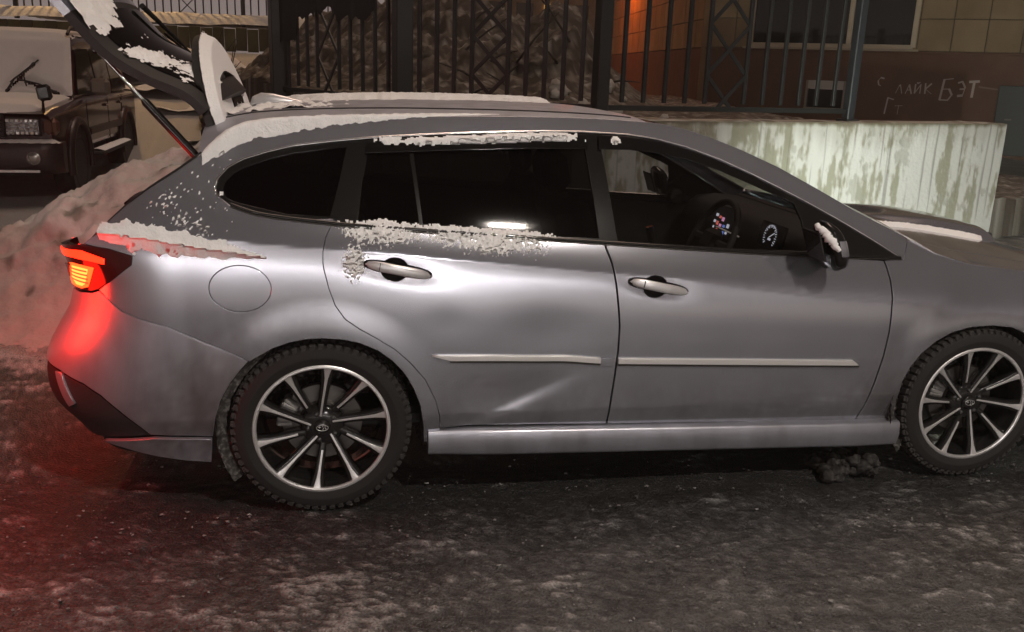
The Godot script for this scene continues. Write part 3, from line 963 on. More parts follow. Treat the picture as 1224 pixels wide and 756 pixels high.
func headlamp(hl: Node3D, sd: float) -> void:
	var mb := MB.new()
	var c := Vector3(3.545, 0.69, 0.61 * sd)
	mb.lathe(Vector3.ZERO, [[0.0, 0.03], [0.02, 0.026], [0.034, 0.014], [0.04, 0.0]], 24, true)
	var o := obj("headlamp_lens", mb, M.glow_white, hl)
	o.transform = Transform3D(Basis(Vector3.UP, PI / 2), c + Vector3(0.06, 0, 0))
	var s := SpotLight3D.new()
	s.name = "headlight_beam"
	s.light_color = Color(0.97, 1.0, 0.95); s.light_energy = HEAD_E; s.light_size = 0.04
	s.spot_angle = 84; s.spot_angle_attenuation = 1.0; s.spot_range = 60; s.spot_attenuation = 2; s.shadow_enabled = true
	add_child(s, true)
	s.position = c + Vector3(0.13, 0, 0)
	s.rotation = Vector3(deg_to_rad(-3.0), deg_to_rad(-90 + (20 if sd < 0 else -4)), 0)

func visor(car: Node3D, sd: float) -> void:
	for q in [[[0.170, 1.312], [0.180, 1.348], [0.40, 1.368], [0.6, 1.379], [0.8, 1.384], [1.000, 1.384], [1.005, 1.337], [0.8, 1.335], [0.544, 1.327], [0.3, 1.318]],
			[[1.050, 1.336], [1.056, 1.384], [1.175, 1.379], [1.30, 1.363], [1.411, 1.337], [1.55, 1.292], [1.679, 1.239], [1.80, 1.181], [1.79, 1.163], [1.66, 1.215], [1.54, 1.262], [1.40, 1.303], [1.28, 1.324], [1.17, 1.335]]]:
		panel("wind_deflector", xy(q), [], car, M.visor, sd, 0.007, 0.03, 0.0, 0.003)

func window_trim(car: Node3D, sd: float, win: Array) -> void:
	var fl := Vector3(1, 1, sd)
	var pts := []; var rr := []
	var dl := dense(xy(win), 0.03)
	for i in dl.size():
		var p := dl[i]
		if i > dl.size() - int(win.size()) and p.y < 0.95 and p.x > 2.2: continue
		if p.x > 2.28: break
		pts.append((side_p(p.x, p.y) - side_n(p.x, p.y) * 0.0005) * fl)
		rr.append(lerpf(0.0048, 0.0028, sm(0.7, 1.3, p.x)))
	var mb := MB.new()
	mb.tube(pts, rr, 8)
	obj("window_trim", mb, M.chrome, car)
	# waist strip: black rubber with a thin bright edge
	mb = MB.new()
	pts = []; rr = []
	var pts2 := []; var r2 := []
	for k in 90:
		var x := lerpf(-0.29, 2.28, k / 89.0)
		var y: float = belt_y(x) + 0.006 if x > -0.2 else pl([-0.29, -0.25, -0.2], [1.143, 1.128, belt_y(-0.2) + 0.006], x)
		var s := s_of(x, y)
		pts.append((side_p(s, y) - side_n(s, y) * 0.002) * fl); rr.append(0.0075)
		pts2.append((side_p(s, y - 0.0085) + side_n(s, y - 0.0085) * 0.001) * fl); r2.append(0.0028)
	mb.tube(pts, rr, 8)
	obj("waist_strip", mb, M.black_gloss, car)
	mb = MB.new()
	mb.tube(pts2, r2, 6)
	obj("waist_trim", mb, M.dark_satin, car)

func skirt(car: Node3D, sd: float) -> void:
	var mb := MB.new()
	var rings := []
	for k in 41:
		var t := k / 40.0
		var x := lerpf(0.389, 2.352, t)
		var yt := 0.302 - 0.047 * t + 0.010 * sm(0.0, 0.10, t)
		var yb := 0.198 - 0.048 * t
		var zt := side_z(x, yt) + 0.001
		var bulge := lerpf(0.4, 1.0, sm(0.0, 0.14, t)) * lerpf(1.0, 0.55, sm(0.9, 1.0, t))
		var zo := 0.862 + 0.026 * bulge
		var ring := []
		for q in [[yt, 0.79], [yt, zt], [yt - 0.006, lerpf(zt, zo, 0.75)], [yt - 0.016, zo], [yt - 0.055, zo + 0.004], [yb + 0.014, zo - 0.006], [yb + 0.004, zo - 0.014], [yb, zo - 0.026], [yb, 0.79]]:
			ring.append(Vector3(x, q[0], q[1] * sd))
		rings.append(ring)
	mb.loft(rings, true)
	obj("side_skirt", mb, M.paint_dirty, car)

func arch_liner(car: Node3D, sd: float) -> void:
	for cx in [0.0, 2.67]:
		var us := span(-0.25, PI + 0.25, 40)
		var ws := span(0.0, 1.0, 5)
		var P := []
		for w in ws:
			for u in us:
				var r: float = 0.372 + 0.010 * n_fine.get_noise_2d(u * 60.0, w * 30.0 + cx * 50.0) - 0.012 * max(0.0, sin(u)) * (1.0 if w < 0.3 else 0.0)
				P.append(Vector3(cx + r * cos(u), 0.33 + r * sin(u) * 0.985, (0.878 - 0.34 * w) * sd))
		var mb := MB.new()
		mb.grid(P, us.size(), ws.size(), Vector3(0, -1, 0))
		if sd > 0:
			# frozen slush caked between the arch edge and the tyre
			var A: Array = [95.0, 212.0] if cx < 1.0 else [128.0, 214.0]
			var SP := []
			for jj in 8:
				for ii in 70:
					var a := deg_to_rad(lerpf(A[0], A[1], ii / 69.0))
					var fat := sm(0.0, 0.35, ii / 69.0)
					var rr2 := lerpf(0.374, 0.374 - 0.036 * fat - 0.006 * n_fine.get_noise_2d(ii * 14.0, cx * 40.0) * fat, jj / 7.0)
					SP.append(Vector3(cx + rr2 * cos(a), 0.33 + rr2 * sin(a) * 0.985, 0.868 - 0.012 * jj / 7.0 + 0.010 * n_fine.get_noise_2d(ii * 11.0 + cx * 90.0, jj * 16.0) + 0.006 * n_mid.get_noise_2d(ii * 40.0, jj * 60.0)))
			var sb2 := MB.new()
			sb2.grid(SP, 70, 8, Vector3(0, 0, 1))
			obj("arch_slush", sb2, M.liner, car)
		# inner wall of the arch
		for k in us.size() - 1:
			mb.quad(P[k + us.size() * 5], P[k + 1 + us.size() * 5], Vector3(cx + 0.02, 0.3, 0.538 * sd), Vector3(cx - 0.02, 0.3, 0.538 * sd), Vector3(0, 0, sd))
		obj("wheel_arch_liner", mb, M.liner, car)

func inner_side(car: Node3D, sd: float) -> void:
	# dark inner structure just behind the outer panels
	var mb := MB.new()
	var ss := span(XR - 0.45 * PI / 2 - 0.6, XF + 0.55 * PI / 2 + 0.6, 150)
	var ys := span(0.21, 1.0, 26)
	var P := []; var keep := []
	use_dents = false
	for j in ys.size():
		for s in ss:
			var yy: float = ys[j]
			var top: float = belt_y(clampf(s, XR, 3.2)) - 0.02
			if s < XR: top = lerpf(1.1, 0.70, sm(0.0, 0.5, XR - s))
			if s > 2.2: top = lerpf(0.92, 0.72, sm(2.2, 3.4, s))
			var y := lerpf(0.21, top, float(j) / (ys.size() - 1))
			P.append((side_p(s, y) - side_n(s, y) * 0.030) * Vector3(1, 1, sd))
			var ok := true
			for cx in [0.0, 2.67]:
				if Vector2(s - cx, y - 0.33).length() < 0.415 or (abs(s - cx) < 0.40 and y < 0.33): ok = false
			keep.append(ok)
	use_dents = true
	mb.grid(P, ss.size(), ys.size(), Vector3(0, 0, sd), [], keep)
	obj("inner_shell", mb, M.black_matt, car)

func bonnet_scoop(hood: Node3D) -> void:
	var mb := MB.new()
	var rings := []
	for q in [[2.50, 0.001, 0.20], [2.62, 0.022, 0.24], [2.80, 0.042, 0.27], [3.0, 0.052, 0.29], [3.10, 0.052, 0.29], [3.13, 0.040, 0.285]]:
		var r := []
		for k in 21:
			var t := k / 20.0 * 2.0 - 1.0
			var z: float = q[2] * t
			var h: float = q[1] * pow(max(0.0, 1.0 - pow(abs(t), 6.0)), 0.6)
			r.append(hood_p(q[0], z) + Vector3(0, h - 0.002, 0))
		rings.append(r)
	mb.loft(rings, true, false)
	obj("bonnet_scoop", mb, M.paint, hood)
	mb = MB.new()
	var b := hood_p(3.135, 0.0)
	mb.box(b + Vector3(0.0, 0.017, 0), Vector3(0.02, 0.026, 0.5), 0.008)
	obj("scoop_mouth", mb, M.black_matt, hood)

func mirror(car: Node3D, sd: float) -> void:
	var c := Vector3(1.885, 1.018, 0.945)
	var fl := Vector3(1, 1, sd)
	var mb := MB.new(); var rings := []
	for k in 13:
		var t := k / 12.0
		var yy := lerpf(-0.092, 0.092, t)
		var e: float = pow(max(0.0, 1.0 - pow(abs(yy) / 0.095, 3.0)), 0.5)
		var hx: float = 0.056 * e * lerpf(1.0, 0.82, t); var hz: float = 0.090 * e * lerpf(0.85, 1.0, t)
		var r := []
		for q in 24:
			var a := TAU * q / 24
			var ca := cos(a); var sa := sin(a)
			var px: float = sign(ca) * pow(abs(ca), 0.8) * hx
			if ca < 0: px *= 0.62
			r.append((c + Vector3(px - yy * 0.34, yy, sign(sa) * pow(abs(sa), 0.7) * hz)) * fl)
		rings.append(r)
	mb.loft(rings, true)
	var o := obj("door_mirror", mb, M.black_gloss, car)
	# painted band round the middle of the shell
	mb = MB.new(); rings = []
	for t in [0.36, 0.42, 0.5, 0.6, 0.68]:
		var yy := lerpf(-0.092, 0.092, t)
		var e: float = pow(max(0.0, 1.0 - pow(abs(yy) / 0.095, 3.0)), 0.5)
		var hx: float = 0.056 * e * lerpf(1.0, 0.82, t) + 0.004; var hz: float = 0.090 * e * lerpf(0.85, 1.0, t) + 0.004
		var r := []
		for q in 17:
			var a := -PI / 2 + PI * q / 16
			var ca := cos(a); var sa := sin(a)
			r.append((c + Vector3(sign(ca) * pow(abs(ca), 0.8) * hx - yy * 0.34, yy, sign(sa) * pow(abs(sa), 0.7) * hz)) * fl)
		rings.append(r)
	mb.loft(rings, false, false)
	obj("mirror_cap", mb, M.paint, o)
	mb = MB.new()
	mb.box((c + Vector3(-0.062, 0.005, 0.0)) * fl, Vector3(0.006, 0.115, 0.13), 0.002, Basis(Vector3(0, 0, 1), 0.33))
	obj("mirror_glass", mb, M.mirror_glass, o)
	mb = MB.new()
	mb.tube([(c + Vector3(0.03, -0.07, -0.05)) * fl, (c + Vector3(0.05, -0.055, -0.16)) * fl], [0.03, 0.04], 12)
	obj("mirror_arm", mb, M.black_gloss, o)

# ------------------------------------------------------------------ the raised tailgate
const GLX := [-0.39, -0.46, -0.60, -0.73, -0.875, -1.05, -1.22]
const GLY := [1.40, 1.474, 1.535, 1.622, 1.794, 1.99, 2.17]

func gate_p(t: float, z: float, out: float) -> Vector3:
	# t: 0 at the hinge, 1 at the handle end; out: 0 inner skin, 1 outer skin
	var f := t * 6.0
	var i: int = min(int(f), 5)
	var k := f - i
	var ks := [0.0, 1.0, 2.0, 3.0, 4.0, 5.0, 6.0]
	var x := cr(ks, GLX, f); var y := cr(ks, GLY, f)
	var x2 := cr(ks, GLX, min(f + 0.2, 6.0)) - cr(ks, GLX, max(f - 0.2, 0.0)); var y2 := cr(ks, GLY, min(f + 0.2, 6.0)) - cr(ks, GLY, max(f - 0.2, 0.0))
	var nn := Vector2(y2, -x2).normalized()
	var hw := 0.575
	var crown := 0.095 * (1.0 - pow(abs(z) / hw, 2.2))
	var th := lerpf(0.02, 0.07, out)
	var off := (0.030 + crown) if out > 0.5 else (0.0 + crown * 0.75)
	return Vector3(x + nn.x * off, y + nn.y * off, z)

func gate_n(t: float, z: float) -> Vector3:
	var e := 0.02
	return (gate_p(t, z + e, 1) - gate_p(t, z - e, 1)).cross(gate_p(max(t - e, 0.0), z, 1) - gate_p(min(t + e, 1.0), z, 1)).normalized()

func tailgate(car: Node3D) -> void:
	var g := Node3D.new(); g.name = "tailgate"; car.add_child(g, true)
	var hw := 0.575
	for seg in [["gate_frame", 0.05, 0.62, M.black_matt], ["gate_panel", 0.62, 1.0, M.paint]]:
		var ts := span(seg[1], seg[2], 16); var zz := span(-hw, hw, 22)
		var Po := []; var Pi := []
		for z in zz:
			for t in ts:
				Po.append(gate_p(t, z, 1)); Pi.append(gate_p(t, z, 0))
		var mb := MB.new()
		mb.grid(Po, ts.size(), zz.size(), Vector3(0.6, 0.8, 0))
		mb.grid(Pi, ts.size(), zz.size(), Vector3(-0.6, -0.8, 0))
		var w := ts.size(); var h := zz.size()
		for i in w - 1:
			for j in [0, h - 1]:
				mb.quad(Po[j * w + i], Po[j * w + i + 1], Pi[j * w + i + 1], Pi[j * w + i], Vector3(0, 0, -1 if j == 0 else 1))
		for j in h - 1:
			for i in [0, w - 1]:
				mb.quad(Po[j * w + i], Po[(j + 1) * w + i], Pi[(j + 1) * w + i], Pi[j * w + i], Vector3(1 if i == 0 else -1, 0.3, 0))
		obj(seg[0], mb, seg[3], g)
	patch("rear_window", M.gate_glass, g, span(0.13, 0.60, 18), span(-0.50, 0.50, 20), func(t, z): return gate_p(t, z, 1), func(t, z): return gate_n(t, z), 0.004, 0.004)
	# rear wiper lying on the glass
	var mb2 := MB.new()
	mb2.tube([gate_p(0.60, -0.03, 1) + gate_n(0.6, 0) * 0.03, gate_p(0.45, -0.24, 1) + gate_n(0.45, 0) * 0.03, gate_p(0.36, -0.37, 1) + gate_n(0.36, -0.3) * 0.022], [0.012, 0.008, 0.005], 8)
	mb2.tube([gate_p(0.50, -0.20, 1) + gate_n(0.5, 0) * 0.014, gate_p(0.30, -0.45, 1) + gate_n(0.3, -0.3) * 0.014], [0.005, 0.005], 6)
	obj("rear_wiper", mb2, M.black_matt, g)
	# roof spoiler: its top now faces forward
	var o := Vector3(-0.352, 1.356, 0)
	var ux := Vector3(0, 0, -1); var uy := Vector3(-0.27, 0.96, 0).normalized()
	var pg := PackedVector2Array()
	pg.append(Vector2(-0.545, -0.01)); 
	pg.append(Vector2(0.545, -0.01))
	for k in 25:
		var z := lerpf(0.545, -0.545, k / 24.0)
		pg.append(Vector2(z, spoiler_h(z)))
	var mb := MB.new()
	mb.prism(pg, o, ux, uy, 0.032, 0.006)
	var sp := obj("roof_spoiler", mb, M.black_matt, g)
	mb = MB.new()
	var bs := Basis(ux, uy, ux.cross(uy))
	mb.box(o + ux * 0.13 + uy * 0.055 + bs.z * 0.012, Vector3(0.40, 0.115, 0.045), 0.012, bs)
	obj("brake_light_housing", mb, M.black_gloss, sp)
	mb = MB.new()
	for zz in [0.42, -0.42]:
		mb.box(Vector3(-0.365, 1.385, zz), Vector3(0.09, 0.075, 0.07), 0.01, Basis(Vector3(0, 0, 1), -0.6))
	obj("gate_hinge", mb, M.black_matt, g)
	# gas struts
	for sd in [1.0, -1.0]:
		mb = MB.new()
		var a := Vector3(-0.425, 1.272, 0.565 * sd); var b := Vector3(-0.745, 1.640, 0.55 * sd)
		mb.tube([a, a.lerp(b, 0.52)], [0.0155, 0.0155], 14)
		mb.tube([a.lerp(b, 0.52), a.lerp(b, 0.55)], [0.0155, 0.008], 14)
		mb.box(a, Vector3(0.03, 0.03, 0.03), 0.008)
		mb.box(b, Vector3(0.03, 0.03, 0.03), 0.008)
		var st := obj("gas_strut", mb, M.black_gloss, g)
		mb = MB.new()
		mb.tube([a.lerp(b, 0.54), b], [0.007, 0.007], 10)
		obj("strut_rod", mb, M.chrome, st)
	# body-side frame of the opening with its rubber seal
	for sd in [1.0, -1.0]:
		mb = MB.new()
		var pts := []; var rr := []
		for q in [[-0.385, 1.305], [-0.456, 1.253], [-0.549, 1.193], [-0.629, 1.133], [-0.683, 1.084], [-0.734, 1.034], [-0.80, 0.96], [-0.84, 0.85], [-0.86, 0.74]]:
			var s := s_of(q[0] + 0.004, q[1])
			pts.append((side_p(s, q[1]) - side_n(s, q[1]) * 0.022) * Vector3(1, 1, sd)); rr.append(0.02)
		mb.tube(pts, rr, 10)
		obj("opening_seal", mb, M.black_matt, car)
		mb = MB.new()
		for i in pts.size() - 1:
			var p0: Vector3 = pts[i]; var p1: Vector3 = pts[i + 1]
			mb.quad(p0, p1, p1 + Vector3(0.10, -0.01, -0.13 * sd), p0 + Vector3(0.10, -0.01, -0.13 * sd), Vector3(-1, 0.3, 0))
			mb.quad(p0 + Vector3(0.10, -0.01, -0.13 * sd), p1 + Vector3(0.10, -0.01, -0.13 * sd), p1 + Vector3(0.35, -0.01, -0.12 * sd), p0 + Vector3(0.25, -0.01, -0.12 * sd), Vector3(0, 0, -sd))
		obj("opening_frame", mb, M.black_matt, car)
	mb = MB.new()
	mb.box(Vector3(-0.37, 1.352, 0), Vector3(0.09, 0.07, 1.06), 0.015, Basis(Vector3(0, 0, 1), -0.7))
	obj("roof_rear_frame", mb, M.black_matt, car)

func spoiler_h(z: float) -> float:
	var t: float = min(1.0, abs(z) / 0.56)
	return 0.345 * pow(1.0 - pow(t, 2.0), 0.52) + 0.03 * (1.0 - t)

# ------------------------------------------------------------------ inside the car
func interior(car: Node3D) -> void:
	var mb := MB.new()
	mb.box(Vector3(1.15, 0.30, 0), Vector3(2.1, 0.08, 1.45), 0.02)
	mb.box(Vector3(-0.33, 0.60, 0), Vector3(0.95, 0.06, 1.2), 0.02)
	mb.box(Vector3(2.9, 0.30, 0), Vector3(1.2, 0.1, 1.0), 0.02)
	mb.box(Vector3(-0.45, 0.28, 0), Vector3(0.95, 0.10, 1.05), 0.02)
	obj("floor_pan", mb, M.black_matt, car)
	mb = MB.new()
	mb.box(Vector3(2.28, 0.66, 0), Vector3(0.06, 0.66, 1.45), 0.01)
	obj("bulkhead", mb, M.black_matt, car)
	# headlining
	patch("headlining", M.trim_grey, car, span(-0.36, 1.24, 20), span(-0.9, 0.9, 14), func(x, t): return roof_p(x, t * 0.55) - Vector3(0, 0.035, 0), func(x, t): return -roof_n(x, t * 0.5), 0.0, 0.0)
	for zc in [0.37, -0.37]:
		var seat := seat_part(car, "front_seat", 1.13, zc)
	mb = MB.new()
	mb.box(Vector3(0.42, 0.56, 0), Vector3(0.5, 0.16, 1.25), 0.05)
	mb.box(Vector3(0.16, 0.84, 0), Vector3(0.14, 0.56, 1.25), 0.05, Basis(Vector3(0, 0, 1), 0.3))
	for zc in [-0.42, 0.0, 0.42]:
		mb.box(Vector3(0.05, 1.17, zc), Vector3(0.09, 0.14, 0.24), 0.035, Basis(Vector3(0, 0, 1), 0.2))
	obj("rear_seat", mb, M.seat, car)
	mb = MB.new()
	mb.loft([dash_ring(-0.70), dash_ring(-0.35), dash_ring(0.0), dash_ring(0.35), dash_ring(0.70)], true)
	mb.box(Vector3(1.62, 0.62, 0), Vector3(0.75, 0.22, 0.24), 0.05)
	obj("dashboard", mb, M.black_soft, car)
	# centre screen, lit
	mb = MB.new()
	var bs := Basis(Vector3.UP, -PI / 2 + 0.12).rotated(Vector3(0, 0, 1), -0.25)
	mb.box(Vector3(1.885, 0.945, -0.02), Vector3(0.19, 0.15, 0.015), 0.005, bs)
	var scr := obj("centre_screen", mb, M.black_gloss, car)
	for k in 13:
		mb = MB.new()
		mb.box(Vector3(1.885, 0.945, -0.02) + bs * Vector3(-0.06 + 0.03 * (k % 5) + 0.006 * sin(k * 7.0), -0.045 + 0.032 * int(k / 5.0) + 0.006 * cos(k * 5.0), 0.009), Vector3(0.010 + 0.010 * abs(sin(k * 3.3)), 0.007 + 0.012 * abs(cos(k * 2.1)), 0.002), 0.0, bs)
		obj("screen_tile", mb, [M.scr_white, M.scr_pink, M.scr_white, M.scr_red, M.scr_blue][(k * 3) % 5], scr)
	# instrument dials
	mb = MB.new()
	var b2 := Basis(Vector3.UP, -PI / 2 + 0.05).rotated(Vector3(0, 0, 1), -0.2)
	mb.box(Vector3(1.945, 0.945, 0.37), Vector3(0.20, 0.12, 0.02), 0.005, b2)
	var dials := obj("instrument_cluster", mb, M.black_gloss, car)
	for dx in [0.0]:
		mb = MB.new()
		var cc := Vector3(1.945, 0.945, 0.37) + b2 * Vector3(dx, 0, 0.012)
		for k in 22:
			var a := deg_to_rad(-220 + 260.0 * k / 21)
			var r0 := 0.040 if k % 2 == 0 else 0.046
			mb.box(cc + b2 * Vector3(cos(a), -sin(a), 0) * (r0 + 0.053) * 0.5, Vector3(0.053 - r0, 0.0028, 0.002), 0.0, Basis(b2.z, -a) * b2)
		mb.box(cc + b2 * Vector3(0.012, 0.008, 0), Vector3(0.045, 0.003, 0.002), 0.0, Basis(b2.z, 0.6) * b2)
		mb.box(cc + b2 * Vector3(0, -0.012, 0), Vector3(0.022, 0.009, 0.002), 0.0, b2)
		obj("dial_marks", mb, M.scr_white, dials)
	# steering wheel
	mb = MB.new()
	var sc := Vector3(1.66, 0.93, 0.37)
	var sb := Basis(Vector3.UP, -PI / 2).rotated(Vector3(0, 0, 1), -0.42)
	var pts := []; var rr := []
	for k in 37:
		var a := TAU * k / 36
		pts.append(sc + sb * Vector3(0.185 * cos(a), 0.185 * sin(a), 0)); rr.append(0.015)
	mb.tube(pts, rr, 10, false)
	mb.box(sc, Vector3(0.15, 0.11, 0.05), 0.03, sb)
	mb.box(sc, Vector3(0.36, 0.035, 0.02), 0.008, sb)
	mb.box(sc + sb * Vector3(0, -0.09, 0), Vector3(0.035, 0.16, 0.02), 0.008, sb)
	obj("steering_wheel", mb, M.black_soft, car)
	mb = MB.new()
	mb.tube([Vector3(1.52, 0.84, 0.02), Vector3(1.50, 0.93, 0.02)], [0.012, 0.02], 10)
	obj("gear_lever", mb, M.black_gloss, car)
	mb = MB.new()
	mb.tube([Vector3(1.70, 0.98, 0.56), Vector3(1.62, 1.015, 0.50)], [0.004, 0.003], 6)
	obj("column_stalk", mb, M.satin, car)

func dash_ring(z: float) -> Array:
	return [Vector3(2.30, 0.98, z), Vector3(2.12, 0.995, z), Vector3(2.02, 0.985, z), Vector3(1.97, 0.95, z), Vector3(1.93, 0.85, z), Vector3(1.98, 0.72, z), Vector3(2.02, 0.5, z), Vector3(2.30, 0.5, z)]

func seat_part(car: Node3D, called: String, x: float, z: float) -> MeshInstance3D:
	var mb := MB.new()
	mb.box(Vector3(x + 0.26, 0.50, z), Vector3(0.54, 0.16, 0.52), 0.06, Basis(Vector3(0, 0, 1), 0.08))
	mb.box(Vector3(x - 0.07, 0.83, z), Vector3(0.15, 0.66, 0.50), 0.06, Basis(Vector3(0, 0, 1), 0.30))
	var s := obj(called, mb, M.seat, car)
	mb = MB.new()
	mb.box(Vector3(x - 0.20, 1.225, z), Vector3(0.11, 0.19, 0.27), 0.045, Basis(Vector3(0, 0, 1), 0.18))
	for q in [-0.06, 0.06]: mb.tube([Vector3(x - 0.175, 1.10, z + q), Vector3(x - 0.20, 1.2, z + q)], [0.007, 0.007], 6)
	obj("headrest", mb, M.seat, s)
	return s

# ------------------------------------------------------------------ snow lying on the car
func car_snow() -> void:
	var sp := func(x, y): return side_p(s_of(x, y), y)
	var sn := func(x, y): return side_n(s_of(x, y), y)
	var rn := func(x, z): return roof_n(x, z)
	var rp := func(x, z): return roof_p(x, z)
	var edge_p := func(x, v):
		var ye := cr(RBX, RBY, x)
		var ze: float = side_p(s_of(x, ye), ye).z
		if v <= 0.0: return roof_p(x, ze + v)
		return side_p(s_of(x, ye - v * 0.9), ye - v * 0.9)
	var edge_n := func(x, v):
		var ye := cr(RBX, RBY, x)
		var ze: float = side_p(s_of(x, ye), ye).z
		var a := roof_n(x, min(ze + v, ze - 0.012))
		var b := side_n(s_of(x, ye - 0.02), ye - 0.02)
		return a.lerp(b, sm(-0.03, 0.03, v)).normalized()
	snow("roof_edge_snow", "long tapering strip of snow along the near edge of the car roof", -0.385, 0.68, -0.12, 0.085, 0.006, edge_p, edge_n, func(x, v):
		var c := pl([-0.385, -0.25, 0.0, 0.3, 0.68], [0.012, 0.008, -0.002, -0.014, -0.030], x)
		var w := pl([-0.385, -0.32, -0.15, 0.1, 0.4, 0.6, 0.68], [0.03, 0.058, 0.052, 0.034, 0.022, 0.012, 0.0], x)
		var k: float = clampf(1.0 - abs(v - c) / max(w, 0.001), -1, 1)
		return (0.004 + 0.24 * w) * sign(k) * pow(abs(k), 0.8) + 0.006 * frac_noise(x * 30, v * 30) * clampf(w / 0.03, 0, 1) - 0.002)
	snow("roof_snow", "broad sheet of snow over the far half of the car roof", -0.28, 1.26, -0.56, 0.2, 0.012, rp, rn, func(x, z):
		var e := -0.08 + 0.06 * sin(x * 5.0) + 0.10 * frac_noise(x * 14, 3.0) - 0.35 * sm(0.05, -0.25, x) - 0.55 * sm(0.95, 1.24, x)
		return min(0.022, (e - z) * 0.25) + 0.008 * frac_noise(x * 30, z * 30))
	snow("roof_rear_snow", "thin patchy snow at the rear of the roof by the aerial", -0.39, 0.12, -0.35, 0.42, 0.010, rp, rn, func(x, z):
		return 0.012 * (frac_noise(x * 22, z * 9) * 2.2 + 0.15 - 0.8 * sm(-0.15, 0.12, x)))
	snow("shoulder_snow", "snow bank lying on the body shoulder above the tail lamp", -0.72, -0.17, 0.93, 1.13, 0.0065, sp, sn, func(x, y):
		var c := pl([-0.72, -0.6, -0.4, -0.17], [1.045, 1.035, 1.005, 0.968], x)
		var w := pl([-0.72, -0.62, -0.45, -0.3, -0.17], [0.02, 0.045, 0.040, 0.024, 0.0], x)
		var dy: float = y - c
		var k: float = clampf(1.0 - abs(dy) / max(w, 0.001) * (0.75 if dy > 0 else 0.85), -1, 1)
		return 0.020 * sign(k) * pow(abs(k), 1.4) + 0.008 * frac_noise(x * 34, y * 34) - 0.002)
	snow("pillar_snow", "powdery snow specks on the rear pillar below the spoiler", -0.68, -0.28, 1.04, 1.31, 0.006, sp, sn, func(x, y):
		var m := exp(-pow((y - (0.70 - 1.0 * x) + 0.0) / 0.10, 2))
		m = exp(-pow((y - (0.80 - 0.88 * (x + 0.0)) + 0.10) / 0.06, 2))
		if x < -0.395 - (1.293 - y) * 1.27 + 0.03: return -0.01
		return 0.010 * (n_fine.get_noise_2d(x * 1000, y * 1000) * 1.3 - 0.66 + 0.45 * m + 0.2 * n_mid.get_noise_2d(x * 200, y * 200)))
	snow("waist_snow", "loose snow clinging along the rear door waist line", 0.06, 0.94, 0.89, 1.13, 0.0038, sp, sn, func(x, y):
		var b := belt_y(x) + 0.01
		var d: float = b - y + 0.012 * frac_noise(x * 22, 4.0)
		var env := pl([0.08, 0.15, 0.30, 0.36, 0.42, 0.46, 0.7, 0.82, 0.92], [0.3, 1.0, 0.9, 0.55, 0.8, 1.0, 0.95, 0.6, 0.0], x)
		var m: float = env * (1.0 - sm(0.015, 0.125, d)) * sm(-0.03, -0.005, d)
		return 0.009 * (m * 1.45 - 0.90 + 0.45 * frac_noise(x * 40, y * 40) + 0.65 * frac_noise(x * 9, y * 9) + 0.55 * n_fine.get_noise_2d(x * 900, y * 900)))
	snow("handle_snow", "frosty snow around the rear door handle", 0.04, 0.24, 0.85, 1.06, 0.004, sp, sn, func(x, y):
		return 0.006 * (1.0 * exp(-pow((x - 0.125) / 0.045, 2) - pow((y - 0.95) / 0.07, 2)) - 0.55 + 0.35 * frac_noise(x * 50, y * 50) + 0.6 * n_fine.get_noise_2d(x * 900, y * 900)))
	var vp := func(x, y): return side_p(x, y) + side_n(x, y) * 0.010
	snow("deflector_snow", "ragged snow strip on the rear window wind deflector", 0.20, 1.0, 1.31, 1.42, 0.004, vp, sn, func(x, y):
		var c := 1.352 + 0.022 * sm(0.3, 0.9, x)
		var env := pl([0.22, 0.3, 0.45, 0.52, 0.9, 0.97], [0.2, 0.45, 0.6, 1.0, 1.0, 0.0], x)
		return 0.016 * (env * (1.0 - abs(y - c) / 0.020) - 0.22 + 0.4 * frac_noise(x * 50, y * 50) + 0.35 * frac_noise(x * 9, y * 5)) - 0.012 * sm(0.010, 0.030, abs(y - c)))
	snow("deflector_snow", "small snow lump at the rear corner of the front window", 1.09, 1.16, 1.345, 1.385, 0.005, vp, sn, func(x, y):
		return 0.012 * (exp(-pow((x - 1.118) / 0.02, 2) - pow((y - 1.364) / 0.012, 2)) - 0.45 + 0.5 * frac_noise(x * 70, y * 70)))
	# spoiler cover
	var o := Vector3(-0.352, 1.356, 0)
	var ux := Vector3(0, 0, -1); var uy := Vector3(-0.27, 0.96, 0).normalized(); var uz := ux.cross(uy)
	snow("spoiler_snow", "thick smooth snow cover on the upturned roof spoiler", -0.55, 0.55, 0.0, 0.40, 0.009,
		func(a, b): return o + ux * a + uy * b, func(_a, _b): return uz, func(a, b):
			var e: float = spoiler_h(a) - b + 0.006 * frac_noise(a * 40, b * 40)
			var side: float = min(0.55 - abs(a), 1.0)
			var h: float = 0.036 * sm(-0.006, 0.03, min(e, min(side, b + 0.02))) - 0.001
			var notch: float = max(abs(a - 0.13) - 0.19, b - (0.118 + 0.012 * frac_noise(a * 50, 5.0)))
			return min(h, notch * 0.6) + 0.0012 * n_fine.get_noise_2d(a * 60, b * 60), uz)
	snow("housing_snow", "streaky snow stuck on the brake light housing", -0.06, 0.33, -0.005, 0.12, 0.006,
		func(a, b): return o + ux * a + uy * b + uz * 0.0345, func(_a, _b): return uz, func(a, b):
			return 0.012 * (0.55 - b / 0.09 + 0.7 * n_mid.get_noise_2d(a * 700, b * 60)), uz)
	# on the tailgate
	var gp := func(t, z): return gate_p(t, z, 1) + gate_n(t, z) * 0.005
	var gn := func(t, z): return gate_n(t, z)
